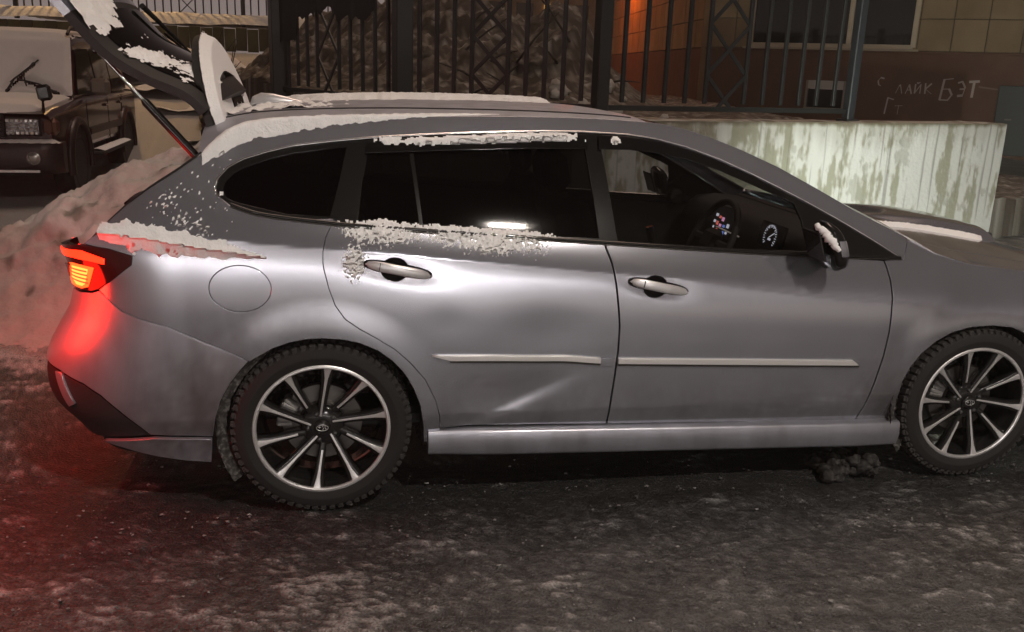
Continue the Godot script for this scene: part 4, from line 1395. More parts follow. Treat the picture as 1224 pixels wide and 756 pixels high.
	snow("gate_snow", "white snow sheet on the lifted tailgate above the window", 0.50, 0.98, -0.5, 0.565, 0.008, gp, gn, func(t, z):
		return 0.022 * ((t - 0.56) * 7.0 - 1.2 * sm(0.40, 0.05, z) * (1.0 - sm(0.65, 0.85, t)) + 0.5 * frac_noise(t * 30, z * 20)), Vector3(0.6, 0.8, 0))
	snow("window_snow", "crumbly snow sliding down the raised rear window", 0.12, 0.5, 0.12, 0.53, 0.006, gp, gn, func(t, z):
		var m := 1.0 - sm(0.0, 0.16, abs((z - 0.40) + (t - 0.30) * -0.3)) 
		m *= sm(0.50, 0.36, t) 
		return 0.020 * (m * 0.70 - 0.44 + 0.65 * frac_noise(t * 50, z * 40) + 0.7 * frac_noise(t * 12, z * 9)), Vector3(0.6, 0.8, 0))
	# mirror: snow caught on the rear outer edge of its shell
	var mc := Vector3(1.885, 1.018, 0.945)
	var ml := MB.new()
	var mpts := []; var mrr := []
	for k in 15:
		var t := k / 14.0
		mpts.append(mc + Vector3(lerpf(-0.078, -0.010, t), lerpf(0.084, 0.0, t), lerpf(0.03, 0.090, pow(t, 0.6))) + Vector3(0.003 * sin(k * 5.1), 0.003 * cos(k * 3.3), 0.0))
		mrr.append((0.004 + 0.012 * pow(sin(PI * clampf(t * 0.9 + 0.08, 0, 1)), 0.5)) * (1.0 + 0.22 * sin(k * 2.9)))
	ml.tube(mpts, mrr, 14)
	tag(obj("mirror_snow", ml, M.snow), "small clump of snow stuck on the near door mirror", "snow", "", "stuff")
	# between bonnet and scoop
	snow("bonnet_snow", "narrow ribbon of snow along the bonnet beside its scoop", 2.36, 3.0, 0.22, 0.50, 0.008, func(x, z): return hood_p(x, z), func(x, z): return hood_n(x, z), func(x, z):
		var c := pl([2.36, 2.6, 2.9], [0.44, 0.37, 0.355], x)
		var w := pl([2.36, 2.5, 2.88, 2.96, 3.0], [0.012, 0.022, 0.04, 0.03, 0.0], x)
		return 0.02 * (1.0 - abs(z - c) / max(w, 0.001)) + 0.004 * frac_noise(x * 50, z * 50))

# ================================================================= materials
func make_materials() -> void:
	var p := mat(lin(0.50, 0.515, 0.575), 0.17, 0.80)
	p.vertex_color_use_as_albedo = true
	p.clearcoat_enabled = true; p.clearcoat = 0.7; p.clearcoat_roughness = 0.06
	M.paint = p
	var pd := p.duplicate()
	pd.albedo_texture = noise_tex(0.012, [[0.0, Color(0.84, 0.83, 0.82)], [0.5, Color(0.94, 0.93, 0.93)], [1.0, Color(1, 1, 1)]], 512, 11)
	pd.uv1_triplanar = true; pd.uv1_world_triplanar = true; pd.uv1_scale = Vector3(1.2, 0.5, 1.2)
	pd.metallic = 0.75; pd.roughness = 0.36; pd.clearcoat = 0.45; pd.clearcoat_roughness = 0.16
	M.paint_dirty = pd
	var rp_ := pd.duplicate()
	rp_.clearcoat_enabled = false; rp_.roughness = 0.5; rp_.metallic = 0.6
	M.roof = rp_
	var pb := mat(lin(0.72, 0.71, 0.72), 0.28, 0.5)
	pb.clearcoat_enabled = true; pb.clearcoat = 0.8; pb.clearcoat_roughness = 0.05
	M.paint_bright = pb
	M.black_gloss = mat(lin(0.012, 0.012, 0.012), 0.12)
	M.black_matt = mat(lin(0.012, 0.012, 0.012), 0.65)
	M.black_soft = mat(lin(0.02, 0.02, 0.02), 0.7)
	M.cup = mat(lin(0.02, 0.02, 0.02), 0.4)
	M.seat = mat(lin(0.025, 0.024, 0.023), 0.9)
	M.trim_grey = mat(lin(0.10, 0.10, 0.095), 0.9)
	M.visor = mat(lin(0.008, 0.008, 0.008), 0.08)
	M.rubber = mat(lin(0.011, 0.010, 0.010), 0.8)
	M.rubber_dirty = mat(lin(0.03, 0.028, 0.027), 0.9)
	M.machined = mat(lin(0.82, 0.81, 0.80), 0.34, 0.75)
	M.nut = mat(lin(0.12, 0.12, 0.12), 0.3, 0.8)
	M.iron = mat(lin(0.16, 0.15, 0.14), 0.5, 0.7)
	M.cast = mat(lin(0.30, 0.29, 0.28), 0.5, 0.5)
	M.satin = mat(lin(0.92, 0.91, 0.89), 0.3, 0.55)
	M.dark_satin = mat(lin(0.07, 0.065, 0.06), 0.3, 0.6)
	M.chrome = mat(lin(0.75, 0.74, 0.73), 0.12, 1.0)
	M.mirror_glass = mat(lin(0.03, 0.03, 0.03), 0.05, 0.0)
	var g := mat(Color(0.01, 0.01, 0.012, 0.93), 0.03)
	g.transparency = BaseMaterial3D.TRANSPARENCY_ALPHA
	M.privacy = g
	var c := mat(Color(0.02, 0.025, 0.02, 0.35), 0.02)
	c.transparency = BaseMaterial3D.TRANSPARENCY_ALPHA
	M.clear = c
	var gg := mat(Color(0.012, 0.012, 0.012, 0.86), 0.05)
	gg.transparency = BaseMaterial3D.TRANSPARENCY_ALPHA
	M.gate_glass = gg
	M.lens_red = mat(lin(0.035, 0.002, 0.002), 0.08)
	M.lamp_dark = mat(lin(0.02, 0.02, 0.02), 0.08)
	M.glow_red = glow(Color(1.0, 0.13, 0.05), 4.0)
	M.glow_amber = glow(Color(1.0, 0.27, 0.09), 3.0)
	M.glow_core = glow(Color(1.0, 0.46, 0.18), 3.5)
	M.glow_white = glow(Color(0.95, 1.0, 0.95), 12.0)
	M.scr_white = glow(Color(0.8, 0.8, 0.85), 0.6)
	M.scr_red = glow(Color(0.9, 0.45, 0.4), 0.5)
	M.scr_blue = glow(Color(0.45, 0.55, 0.85), 0.5)
	M.scr_pink = glow(Color(0.85, 0.6, 0.75), 0.6)
	# clumps of mud and snow in the arches
	var l := mat(lin(0.15, 0.142, 0.135), 0.9)
	l.albedo_texture = noise_tex(0.03, [[0.0, Color(0.15, 0.15, 0.15)], [0.5, Color(0.5, 0.49, 0.48)], [0.75, Color(1, 1, 1)]], 512, 5)
	l.uv1_triplanar = true; l.uv1_world_triplanar = true; l.uv1_scale = Vector3(2.5, 2.5, 2.5)
	M.liner = l
	var sl := l.duplicate()
	sl.albedo_color = lin(0.07, 0.065, 0.06)
	M.slush = sl
	var s := mat(lin(0.90, 0.90, 0.90), 0.8)
	s.normal_enabled = true; s.normal_texture = noise_tex(0.06, [], 512, 21, true); s.normal_scale = 0.6
	s.uv1_triplanar = true; s.uv1_world_triplanar = true; s.uv1_scale = Vector3(3, 3, 3)
	M.snow = s
	var so := s.duplicate()
	so.albedo_color = lin(0.66, 0.64, 0.62)
	M.snow_old = so
	var gr := vmat(0.50)
	gr.albedo_texture = noise_tex(0.08, [[0.0, Color(0.35, 0.35, 0.35)], [0.5, Color(0.85, 0.85, 0.85)], [1.0, Color(1, 1, 1)]], 1024, 31, false, 6)
	gr.normal_enabled = true; gr.normal_texture = noise_tex(0.09, [], 1024, 33, true, 6); gr.normal_scale = 1.0
	gr.uv1_triplanar = true; gr.uv1_world_triplanar = true; gr.uv1_scale = Vector3(0.9, 0.9, 0.9)
	M.ground = gr
	var sb := vmat(0.85)
	sb.normal_enabled = true; sb.normal_texture = noise_tex(0.02, [], 1024, 35, true, 6); sb.normal_scale = 0.8
	sb.uv1_triplanar = true; sb.uv1_world_triplanar = true; sb.uv1_scale = Vector3(0.8, 0.8, 0.8)
	M.bank = sb
	var w := vmat(0.85)
	w.normal_enabled = true; w.normal_texture = noise_tex(0.03, [], 512, 37, true); w.normal_scale = 0.5
	w.uv1_triplanar = true; w.uv1_world_triplanar = true; w.uv1_scale = Vector3(1.2, 1.2, 1.2)
	M.wall = w
	M.fence = mat(lin(0.012, 0.013, 0.013), 0.5, 0.0)
	M.post = mat(lin(0.018, 0.022, 0.025), 0.5, 0.0)

func plaster(r: float, g: float, b: float, sd: int) -> StandardMaterial3D:
	var m := mat(lin(r, g, b), 0.9)
	m.albedo_texture = noise_tex(0.008, [[0.0, Color(0.80, 0.79, 0.77)], [1.0, Color(1, 1, 1)]], 512, sd)
	m.uv1_triplanar = true; m.uv1_world_triplanar = true; m.uv1_scale = Vector3(0.5, 0.25, 0.5)
	return m

# ================================================================= ground and terrain
func terrain(x: float, z: float) -> float:
	var h := 0.0
	# rises behind the wall's right end towards the building
	h += 0.55 * sm(-4.0, -9.5, z + 0.15 * (x - 7.0)) * sm(3.0, 7.5, x)
	# slope with the far railing
	h += (0.9 * sm(-9.5, -13.0, z) + 0.85 * sm(-13.0, -17.0, z)) * sm(4.5, 1.5, x)
	h += 0.12 * n_big.get_noise_2d(x * 1.2, z * 1.2) * sm(-8.0, -12.0, z)
	return h

func lines(segs: Array) -> Array:
	# [from, to, step] pieces joined
	var o := []
	for s in segs:
		var k: int = int(round((s[1] - s[0]) / s[2]))
		for i in k: o.append(s[0] + (s[1] - s[0]) * i / k)
	o.append(segs[-1][1])
	return o

func build_ground() -> void:
	var xs := lines([[-300, -60, 60], [-60, -16, 6], [-16, -5, 0.5], [-5, -1.8, 0.05], [-1.8, 4.0, 0.017], [4.0, 8.5, 0.05], [8.5, 18, 0.5], [18, 60, 6], [60, 300, 60]])
	var zs_ := lines([[-300, -60, 60], [-60, -20, 5], [-20, -9, 0.25], [-9, -3.0, 0.06], [-3.0, 0.5, 0.04], [0.5, 2.2, 0.013], [2.2, 4.5, 0.05], [4.5, 14, 0.5], [14, 60, 5], [60, 300, 60]])
	var nu := xs.size(); var nv := zs_.size()
	var P := []; var C := []
	P.resize(nu * nv); C.resize(nu * nv)
	for j in nv:
		var z: float = zs_[j]
		for i in nu:
			var x: float = xs[i]
			var big := n_big.get_noise_2d(x * 9.0, z * 14.0)
			var mid := n_mid.get_noise_2d(x * 50.0 + 40.0, z * 110.0)
			var fine := n_fine.get_noise_2d(x * 170.0, z * 260.0)
			var grain := n_fine.get_noise_2d(x * 620.0 + 90.0, z * 820.0)
			var far := sm(3.0, 9.0, abs(z - 2.0)) * 0.75
			# icy, packed snow left on the asphalt in broken, wheel-drawn patches
			var ice := sm(-0.06, 0.46, big * 0.36 + mid * 0.34 + fine * 0.40 + grain * 0.36 + 0.0 + far + 0.14 * sm(1.2, 2.0, z) + 0.12 * sm(4.0, 6.0, x))
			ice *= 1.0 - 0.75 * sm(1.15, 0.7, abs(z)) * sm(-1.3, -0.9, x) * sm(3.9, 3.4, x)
			var speck := sm(0.34, 0.55, n_fine.get_noise_2d(x * 420.0 + 7.0, z * 480.0))
			var y := terrain(x, z) + 0.004 * ice + 0.0035 * fine + 0.003 * grain + 0.003 * speck + 0.005 * mid + 0.010 * big
			if abs(z) < 1.3 and x > -0.6 and x < 3.2: y -= 0.006
			P[j * nu + i] = Vector3(x, y, z)
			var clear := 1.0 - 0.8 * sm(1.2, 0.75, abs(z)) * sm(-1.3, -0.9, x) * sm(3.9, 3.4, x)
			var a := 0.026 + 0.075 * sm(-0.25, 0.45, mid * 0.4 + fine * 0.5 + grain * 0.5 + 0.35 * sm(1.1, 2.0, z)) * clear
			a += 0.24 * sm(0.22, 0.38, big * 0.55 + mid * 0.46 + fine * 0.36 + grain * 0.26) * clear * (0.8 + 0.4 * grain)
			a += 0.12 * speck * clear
			var sn: float = max(sm(6.0, 12.0, -z), sm(3.0, 5.5, z)) * 0.85
			sn = max(sn, 0.7 * sm(-0.35, 0.25, sm(-0.5, -1.5, z) * sm(-0.5, -1.1, x) * 1.1 - 0.55 + mid * 0.5 + fine * 0.4))
			a = lerpf(a, 0.62, sn)
			C[j * nu + i] = Color(a * 1.0, a * 0.99, a * 0.98)
	var mb := MB.new(); mb.use_c = true
	mb.grid(P, nu, nv, Vector3(0, 1, 0), C)
	structure(obj("ground", mb, M.ground), "dark icy yard surface with broken patches of packed snow")

func build_slush() -> void:
	# slab of frozen slush fallen behind the front wheel
	var mb := MB.new()
	for k in 60:
		var t := rng.randf()
		lump(mb, Vector3(lerpf(2.08, 2.31, t) + rng.randf_range(-0.02, 0.02), rng.randf_range(0.005, 0.03 + 0.07 * t), rng.randf_range(0.66, 0.86)), rng.randf_range(0.012, 0.042))
	tag(obj("frozen_slush", mb, M.slush), "dark heap of frozen slush on the ground behind the front wheel", "slush", "", "stuff")

func build_crumbs() -> void:
	# loose crumbs of ice and frozen slush scattered over the road
	var mb := MB.new()
	var pts := []
	for d in [Vector3(1, 0, 0), Vector3(-1, 0, 0), Vector3(0, 1, 0), Vector3(0, -1, 0), Vector3(0, 0, 1), Vector3(0, 0, -1)]: pts.append(d * rng.randf_range(0.7, 1.2))
	for q in [[0, 2, 4], [4, 2, 1], [1, 2, 5], [5, 2, 0], [0, 3, 4], [4, 3, 1], [1, 3, 5], [5, 3, 0]]:
		mb.flat(pts[q[0]], pts[q[1]], pts[q[2]], pts[q[0]] + pts[q[1]] + pts[q[2]])
	var mm := MultiMesh.new()
	mm.transform_format = MultiMesh.TRANSFORM_3D; mm.use_colors = true
	var cm := vmat(0.7)
	mm.mesh = mb.mesh(cm)
	var tr := []; var cs := []
	while tr.size() < 5200:
		var x := rng.randf_range(-2.2, 7.0); var z := rng.randf_range(0.2, 2.6)
		if rng.randf() < 0.2: z = rng.randf_range(-4.0, 0.6)
		var cl := n_mid.get_noise_2d(x * 30, z * 44)
		if cl < rng.randf_range(-0.35, 0.5): continue
		var s := 0.0020 + 0.0060 * pow(rng.randf(), 5.0)
		if rng.randf() < 0.012: s *= 2.2
		var b := Basis(Vector3(rng.randf() - 0.5, rng.randf() - 0.5, rng.randf() - 0.5).normalized(), rng.randf() * TAU).scaled(Vector3(s * rng.randf_range(0.8, 1.9), s * 0.75, s * rng.randf_range(0.7, 1.4)))
		tr.append(Transform3D(b, Vector3(x, terrain(x, z) + 0.006 + s * 0.3, z)))
		var a := rng.randf_range(0.06, 0.24)
		cs.append(Color(a, a * 0.98, a * 0.95))
	mm.instance_count = tr.size()
	for i in tr.size():
		mm.set_instance_transform(i, tr[i]); mm.set_instance_color(i, cs[i])
	var o := MultiMeshInstance3D.new()
	o.multimesh = mm; o.name = numbered("ice_crumbs"); add_child(o, true)
	tag(o, "loose crumbs of ice and frozen slush scattered over the yard", "ice crumbs", "", "stuff")

func mound(called: String, xs: Array, zs_: Array, fh: Callable, fc: Callable, m: Material, skip := -0.02) -> MeshInstance3D:
	var nu := xs.size(); var nv := zs_.size()
	var P := []; var C := []; var keep := []; var H := []
	for z in zs_:
		for x in xs:
			var h: float = fh.call(x, z)
			H.append(h)
			P.append(Vector3(x, h, z)); C.append(fc.call(x, z, h))
	for j in nv:
		for i in nu:
			var a := j * nu + i
			if i == nu - 1 or j == nv - 1: keep.append(false)
			else: keep.append(max(max(H[a], H[a + 1]), max(H[a + nu], H[a + nu + 1])) > skip)
	var mb := MB.new(); mb.use_c = true
	mb.grid(P, nu, nv, Vector3(0, 1, 0), C, keep)
	return obj(called, mb, m)

const WA := Vector3(6.87, 0, -4.4)      # the wall's right end, its face runs along WD
const WD := Vector3(-0.9686, 0, 0.2486)
const WN := Vector3(0.2486, 0, 0.9686)  # out of the face, towards the car
const FP0 := Vector3(4.86, 1.24, -4.06)
const FP1 := Vector3(2.20, 1.24, -3.38)
const FP2 := Vector3(0.635, 1.24, -4.2)
const FP3 := Vector3(-0.55, 1.24, -6.75)

func build_wall() -> void:
	var w := thing("retaining_wall", "low white painted concrete wall streaked with grime beside the car bonnet", "wall")
	var L := 4.85; var Hh := 1.24
	var nu := 420; var nv := 100
	var P := []; var C := []
	for j in nv + 1:
		for i in nu + 1:
			var a := L * i / nu; var y := -0.1 + (Hh + 0.1) * j / nv
			var wob := 0.006 * n_mid.get_noise_2d(a * 8, y * 8) + 0.003 * n_fine.get_noise_2d(a * 40, y * 40)
			var run := n_mid.get_noise_2d(a * 95, y * 9.0)           # streaks running down
			var blot := n_big.get_noise_2d(a * 90 + 50, y * 60)
			var fin := n_fine.get_noise_2d(a * 170, y * 80)
			var st := sm(0.02, 0.26, run * 0.62 + blot * 0.40 + fin * 0.22 + 0.40 * n_big.get_noise_2d(a * 28, y * 12) - 0.02 + 0.30 * sm(2.2, 4.2, a) + 0.05 * (y - 0.6))
			var peel := sm(0.30, 0.40, n_big.get_noise_2d(a * 60 + 9, y * 70) + 0.25 * fin)
			var drip := sm(0.32, 0.5, n_mid.get_noise_2d(a * 220 + 3, y * 5.0)) * sm(0.0, 0.4, y)
			var crk: float = sm(0.012, 0.0, abs(a - 1.62 + 0.02 * n_mid.get_noise_2d(3.0, y * 14))) * 0.5
			var k := Color(0.72, 0.725, 0.69)
			k = k.lerp(Color(0.30, 0.29, 0.19), st * 0.80)
			k = k.lerp(Color(0.16, 0.15, 0.11), drip * 0.55)
			k = k.lerp(Color(0.42, 0.42, 0.36), peel * 0.6)
			k = k.lerp(Color(0.10, 0.10, 0.08), crk)
			k = k.lerp(Color(0.20, 0.18, 0.13), 0.75 * sm(1.19, 1.235, y + 0.03 * run) + 0.35 * sm(0.92, 1.2, y + 0.2 * run))
			P.append(WA + WD * a + Vector3(0, y, 0) + WN * (wob - 0.005 * peel)); C.append(k)
	var mb := MB.new(); mb.use_c = true
	mb.grid(P, nu + 1, nv + 1, WN, C)
	# top, end and back
	mb.col = Color(0.42, 0.40, 0.35)
	var top := Vector3(0, Hh, 0)
	for i in nu:
		var f0: Vector3 = P[nv * (nu + 1) + i]; var f1: Vector3 = P[nv * (nu + 1) + i + 1]
		mb.quad(f0, f1, f1 - WN * 0.36, f0 - WN * 0.36, Vector3(0, 1, 0))
	mb.col = Color(0.6, 0.61, 0.57)
	for j in nv:
		var e0: Vector3 = P[j * (nu + 1)]; var e1: Vector3 = P[(j + 1) * (nu + 1)]
		mb.quad(e0, e1, e1 - WN * 0.36, e0 - WN * 0.36, -WD)
	mb.col = Color(0.3, 0.3, 0.28)
	mb.quad(WA - WN * 0.36, WA + WD * L - WN * 0.36, WA + WD * L - WN * 0.36 + top, WA - WN * 0.36 + top, -WN)
	obj("wall_body", mb, M.wall, w)
	# the return under the two left fence panels
	mb = MB.new(); mb.use_c = true
	mb.col = Color(0.34, 0.33, 0.30)
	for q in [[WA + WD * L - WN * 0.18, FP2], [FP2, FP3]]:
		var a: Vector3 = q[0]; var b: Vector3 = q[1]
		a.y = 0; b.y = 0
		var d := (b - a).normalized()
		var bs := Basis(d, Vector3.UP, d.cross(Vector3.UP))
		mb.box((a + b) * 0.5 + Vector3(0, 0.57, 0), Vector3(a.distance_to(b) + 0.3, 1.34, 0.36), 0.02, bs)
	obj("wall_return", mb, M.wall, w)
	# thin crust of snow and dirt on the coping
	mb = MB.new(); mb.use_c = true
	var P2 := []; var C2 := []; var keep := []
	for j in 13:
		for i in 301:
			var a := L * i / 300.0; var dep := 0.36 * j / 12.0
			var h := 0.014 * (n_mid.get_noise_2d(a * 18, dep * 40) * 1.6 + 0.25) * sm(0.0, 0.06, dep) * sm(0.36, 0.3, dep)
			P2.append(WA + WD * a - WN * dep + Vector3(0, Hh + h - 0.001, 0))
			C2.append(Color(0.5, 0.48, 0.44).lerp(Color(0.25, 0.22, 0.18), sm(0.1, -0.2, n_fine.get_noise_2d(a * 40, dep * 40))))
			keep.append(i < 300 and j < 12)
	mb.grid(P2, 301, 13, Vector3(0, 1, 0), C2, keep)
	var cs := obj("coping_snow", mb, M.bank, null)
	tag(cs, "thin dirty crust of snow along the top of the white wall", "snow", "", "stuff")

func fence_panel(f: Node3D, a: Vector3, b: Vector3, bars: int, lat0: int, lat1: int, y0: float, y1: float) -> void:
	var d := (b - a); d.y = 0
	var L := d.length(); d = d.normalized()
	var bs := Basis(d, Vector3.UP, d.cross(Vector3.UP))
	var mid := (a + b) * 0.5
	for y in [y0 + 0.02, y1 - 0.06]:
		var mb := MB.new()
		mb.box(Vector3(mid.x, y, mid.z), Vector3(L - 0.08, 0.045, 0.035), 0.005, bs)
		obj("rail", mb, M.fence, f)
	for k in bars:
		var t := (k + 1.0) / (bars + 1.0)
		if k > lat0 and k < lat1: continue
		var mb := MB.new()
		var p := a.lerp(b, t)
		mb.box(Vector3(p.x, (y0 + y1) * 0.5 + 0.01, p.z), Vector3(0.036, y1 - y0 - 0.11, 0.030), 0.004, bs)
		obj("bar", mb, M.fence, f)
	# the lattice between two bars
	var p0 := a.lerp(b, (lat0 + 1.0) / (bars + 1.0)); var p1 := a.lerp(b, (lat1 + 1.0) / (bars + 1.0))
	var w := Vector2(p1.x - p0.x, p1.z - p0.z).length()
	var y := y0 + 0.04 - w * 0.35
	while y < y1 - 0.15:
		for s in [0, 1]:
			var q0: Vector3 = p0 if s == 0 else p1
			var q1: Vector3 = p1 if s == 0 else p0
			var u0 := Vector3(q0.x, y, q0.z); var u1 := Vector3(q1.x, y + w, q1.z)
			if y < y0 + 0.03:
				var k := (y0 + 0.03 - y) / w
				u0 = u0.lerp(u1, k)
			if u1.y > y1 - 0.08: u1 = u0.lerp(u1, (y1 - 0.08 - u0.y) / (u1.y - u0.y))
			var mb := MB.new()
			var e := (u1 - u0).normalized()
			var nn := d.cross(Vector3.UP)
			mb.box((u0 + u1) * 0.5 + nn * (0.004 if s == 0 else -0.004), Vector3(u0.distance_to(u1), 0.034, 0.014), 0.002, Basis(e, nn.cross(e).normalized(), nn))
			obj("lattice_bar", mb, M.fence, f)
		y += w
	return

func build_fence() -> void:
	var f := thing("iron_fence", "dark iron bar fence with lattice strips on top of the wall", "fence")
	for q in [[FP0, 0.085, M.post], [FP1, 0.115, M.fence], [FP2, 0.15, M.fence], [FP3, 0.20, M.fence]]:
		var mb := MB.new()
		var p: Vector3 = q[0]
		mb.box(p + Vector3(0, 0.80, 0), Vector3(q[1], 1.75, q[1]), 0.008, Basis(Vector3.UP, 0.25))
		mb.box(p + Vector3(0, 0.012, 0), Vector3(q[1] + 0.07, 0.024, q[1] + 0.07), 0.004, Basis(Vector3.UP, 0.25))
		mb.box(p + Vector3(0, 1.69, 0), Vector3(q[1] + 0.03, 0.03, q[1] + 0.03), 0.01, Basis(Vector3.UP, 0.25))
		obj("post", mb, q[2], f)
	fence_panel(f, FP0, FP1, 12, 5, 7, 1.315, 2.80)
	fence_panel(f, FP1, FP2, 10, 4, 6, 1.315, 2.80)
	fence_panel(f, FP2, FP3, 10, 4, 6, 1.30, 2.80)
	# a torn dark tarpaulin hung over the left panels
	var mb := MB.new()
	var P := []; var keep := []
	for j in 9:
		for i in 81:
			var t := i / 80.0
			var p := FP2.lerp(FP3, t)
			var low := 2.05 + 0.10 * n_mid.get_noise_2d(t * 60, 2.0) + 0.13 * n_fine.get_noise_2d(t * 120, 6.0) - 0.28 * sm(0.72, 0.95, t) + 0.28 * sm(0.22, 0.10, t)
			var y := lerpf(low, 2.82, j / 8.0)
			P.append(Vector3(p.x, y, p.z) + Vector3(0.92, 0, -0.39) * (-0.04 + 0.02 * sin(t * 40) * (1.0 - j / 8.0)))
			keep.append(i < 80 and j < 8 and t > 0.12)
	mb.grid(P, 81, 9, Vector3(-0.9, 0, 0.4), [], keep)
	tag(obj("torn_tarpaulin", mb, mat(lin(0.008, 0.008, 0.009), 0.8)), "black torn tarpaulin hanging over the top of the left fence panel", "tarpaulin")

func build_snow_bank() -> void:
	# shovelled bank behind the car's tail
	var fh := func(x, z):
		var crest := pl([-9, -4.6, -3.4, -2.6, -2.0, -1.35, -0.7, 0.2, 1.2], [0.05, 0.08, 0.12, 0.30, 0.56, 0.94, 1.18, 1.25, 1.15], x)
		var zc: float = -3.1 - 0.1 * x
		var d: float = z - zc
		var f: float = exp(-pow(d / (1.05 if d > 0 else 1.5), 2.0))
		return crest * f - 0.06 + 0.09 * n_big.get_noise_2d(x * 26, z * 26) * f + 0.05 * n_mid.get_noise_2d(x * 42, z * 42) * (0.3 + f) + 0.03 * n_fine.get_noise_2d(x * 60, z * 60) * (0.4 + f) + 0.012 * n_fine.get_noise_2d(x * 190, z * 190)
	var fc := func(x, z, h):
		var k := Color(0.60, 0.57, 0.55)
		return k.lerp(Color(0.18, 0.19, 0.16), 0.75 * sm(0.30, 0.5, n_mid.get_noise_2d(x * 50 + 9, z * 50)) + 0.25 * sm(0.1, -0.3, n_big.get_noise_2d(x * 15, z * 15)))
	structure(mound("snow_bank", span(-7.0, 1.4, 340), span(-6.2, -0.55, 240), fh, fc, M.bank), "lumpy bank of shovelled snow behind the car")

func build_terrace() -> void:
	# ground held up by the wall, sinking towards the building on the right
	var fh := func(x, z):
		var inside: float = min((Vector3(x, 0, z) - WA).dot(-WN) - 0.1, 99.0)
		var e := (FP3 - FP2); e.y = 0; e = e.normalized()
		var nl := Vector3(-e.z, 0, e.x)
		if nl.x < 0: nl = -nl
		var d2: float = (Vector3(x, 0, z) - FP2).dot(nl)
		if inside < 0.0 or (d2 < 0.0): return -1.0
		var h := lerpf(1.22, 0.45, sm(4.6, 7.2, x + 0.2 * (z + 5.0)))
		# the heap of dirty snow pushed up against the fence
		h += 1.12 * exp(-pow((x - 1.55) / 1.15, 2) - pow((z + 7.4) / 1.5, 2))
		h += 0.75 * exp(-pow((x - 2.75) / 0.55, 2) - pow((z + 6.6) / 0.9, 2))
		h += 1.0 * exp(-pow((x - 0.2) / 1.2, 2) - pow((z + 9.0) / 1.4, 2))
		var k := sm(1.25, 1.7, h)
		h += (0.14 * n_big.get_noise_2d(x * 40, z * 40) + 0.07 * n_mid.get_noise_2d(x * 70, z * 70) + 0.04 * n_fine.get_noise_2d(x * 110, z * 110)) * (0.3 + k)
		return h
	var fc := func(x, z, h):
		var a := n_mid.get_noise_2d(x * 90, z * 90); var b := n_fine.get_noise_2d(x * 150, z * 150)
		var k := Color(0.055, 0.042, 0.03).lerp(Color(0.20, 0.175, 0.145), sm(-0.05, 0.4, a * 0.7 + b * 0.6))
		return k.lerp(Color(0.42, 0.40, 0.37), sm(0.38, 0.55, b) * 0.7)
	structure(mound("terrace", span(-1.6, 9.0, 260), span(-13.0, -3.2, 240), fh, fc, M.bank), "raised ground behind the wall with a heap of dirty snow")
	# broken branches and rags sticking out of the heap
	for k in 16:
		var mb := MB.new()
		var x := rng.randf_range(0.7, 3.1); var z := rng.randf_range(-7.2, -5.2)
		var y: float = fh.call(x, z)
		var d := Vector3(rng.randf_range(-1, 1), rng.randf_range(0.05, 0.7), rng.randf_range(-0.4, 0.5)).normalized()
		var l := rng.randf_range(0.25, 0.75)
		var p := Vector3(x, y - 0.05, z)
		mb.tube([p, p + d * l * 0.5 + Vector3(0, 0.03, 0), p + d * l], [0.016, 0.012, 0.005], 6)
		tag(obj("branch", mb, M.twig), "broken bare branch sticking out of the dirty snow heap behind the fence", "branch", "branches in the dirty snow heap")
	for k in 18:
		var mb := MB.new()
		var x := rng.randf_range(0.9, 3.4); var z := rng.randf_range(-5.6, -4.3)
		var y: float = fh.call(x, z)
		if y < 0.5: continue
		lump(mb, Vector3(x, y, z), rng.randf_range(0.03, 0.11))
		tag(obj("snow_lump", mb, M.snow_dirty), "loose lump of grey snow lying at the foot of the fence", "snow lump", "snow lumps at the fence foot")

func lump(mb: MB, c: Vector3, r: float) -> void:
	var rings := []
	var ph := rng.randf() * 100.0
	for j in 7:
		var b := lerpf(-PI / 2 + 0.05, PI / 2 - 0.05, j / 6.0)
		var ring := []
		for k in 10:
			var a := TAU * k / 10
			var d := Vector3(cos(b) * cos(a), sin(b) * 0.75, cos(b) * sin(a))
			ring.append(c + d * r * (1.0 + 0.6 * n_mid.get_noise_3d(d.x * 25 + ph, d.y * 25, d.z * 25)))
		rings.append(ring)
	mb.loft(rings, true)

# ================================================================= building
const BC := Vector3(6.62, 0, -12.05)     # the corner
const BR := Vector3(0.787, 0, 0.617)     # along the right front
const BL := Vector3(0.137, 0, -0.99)     # along the receding left front

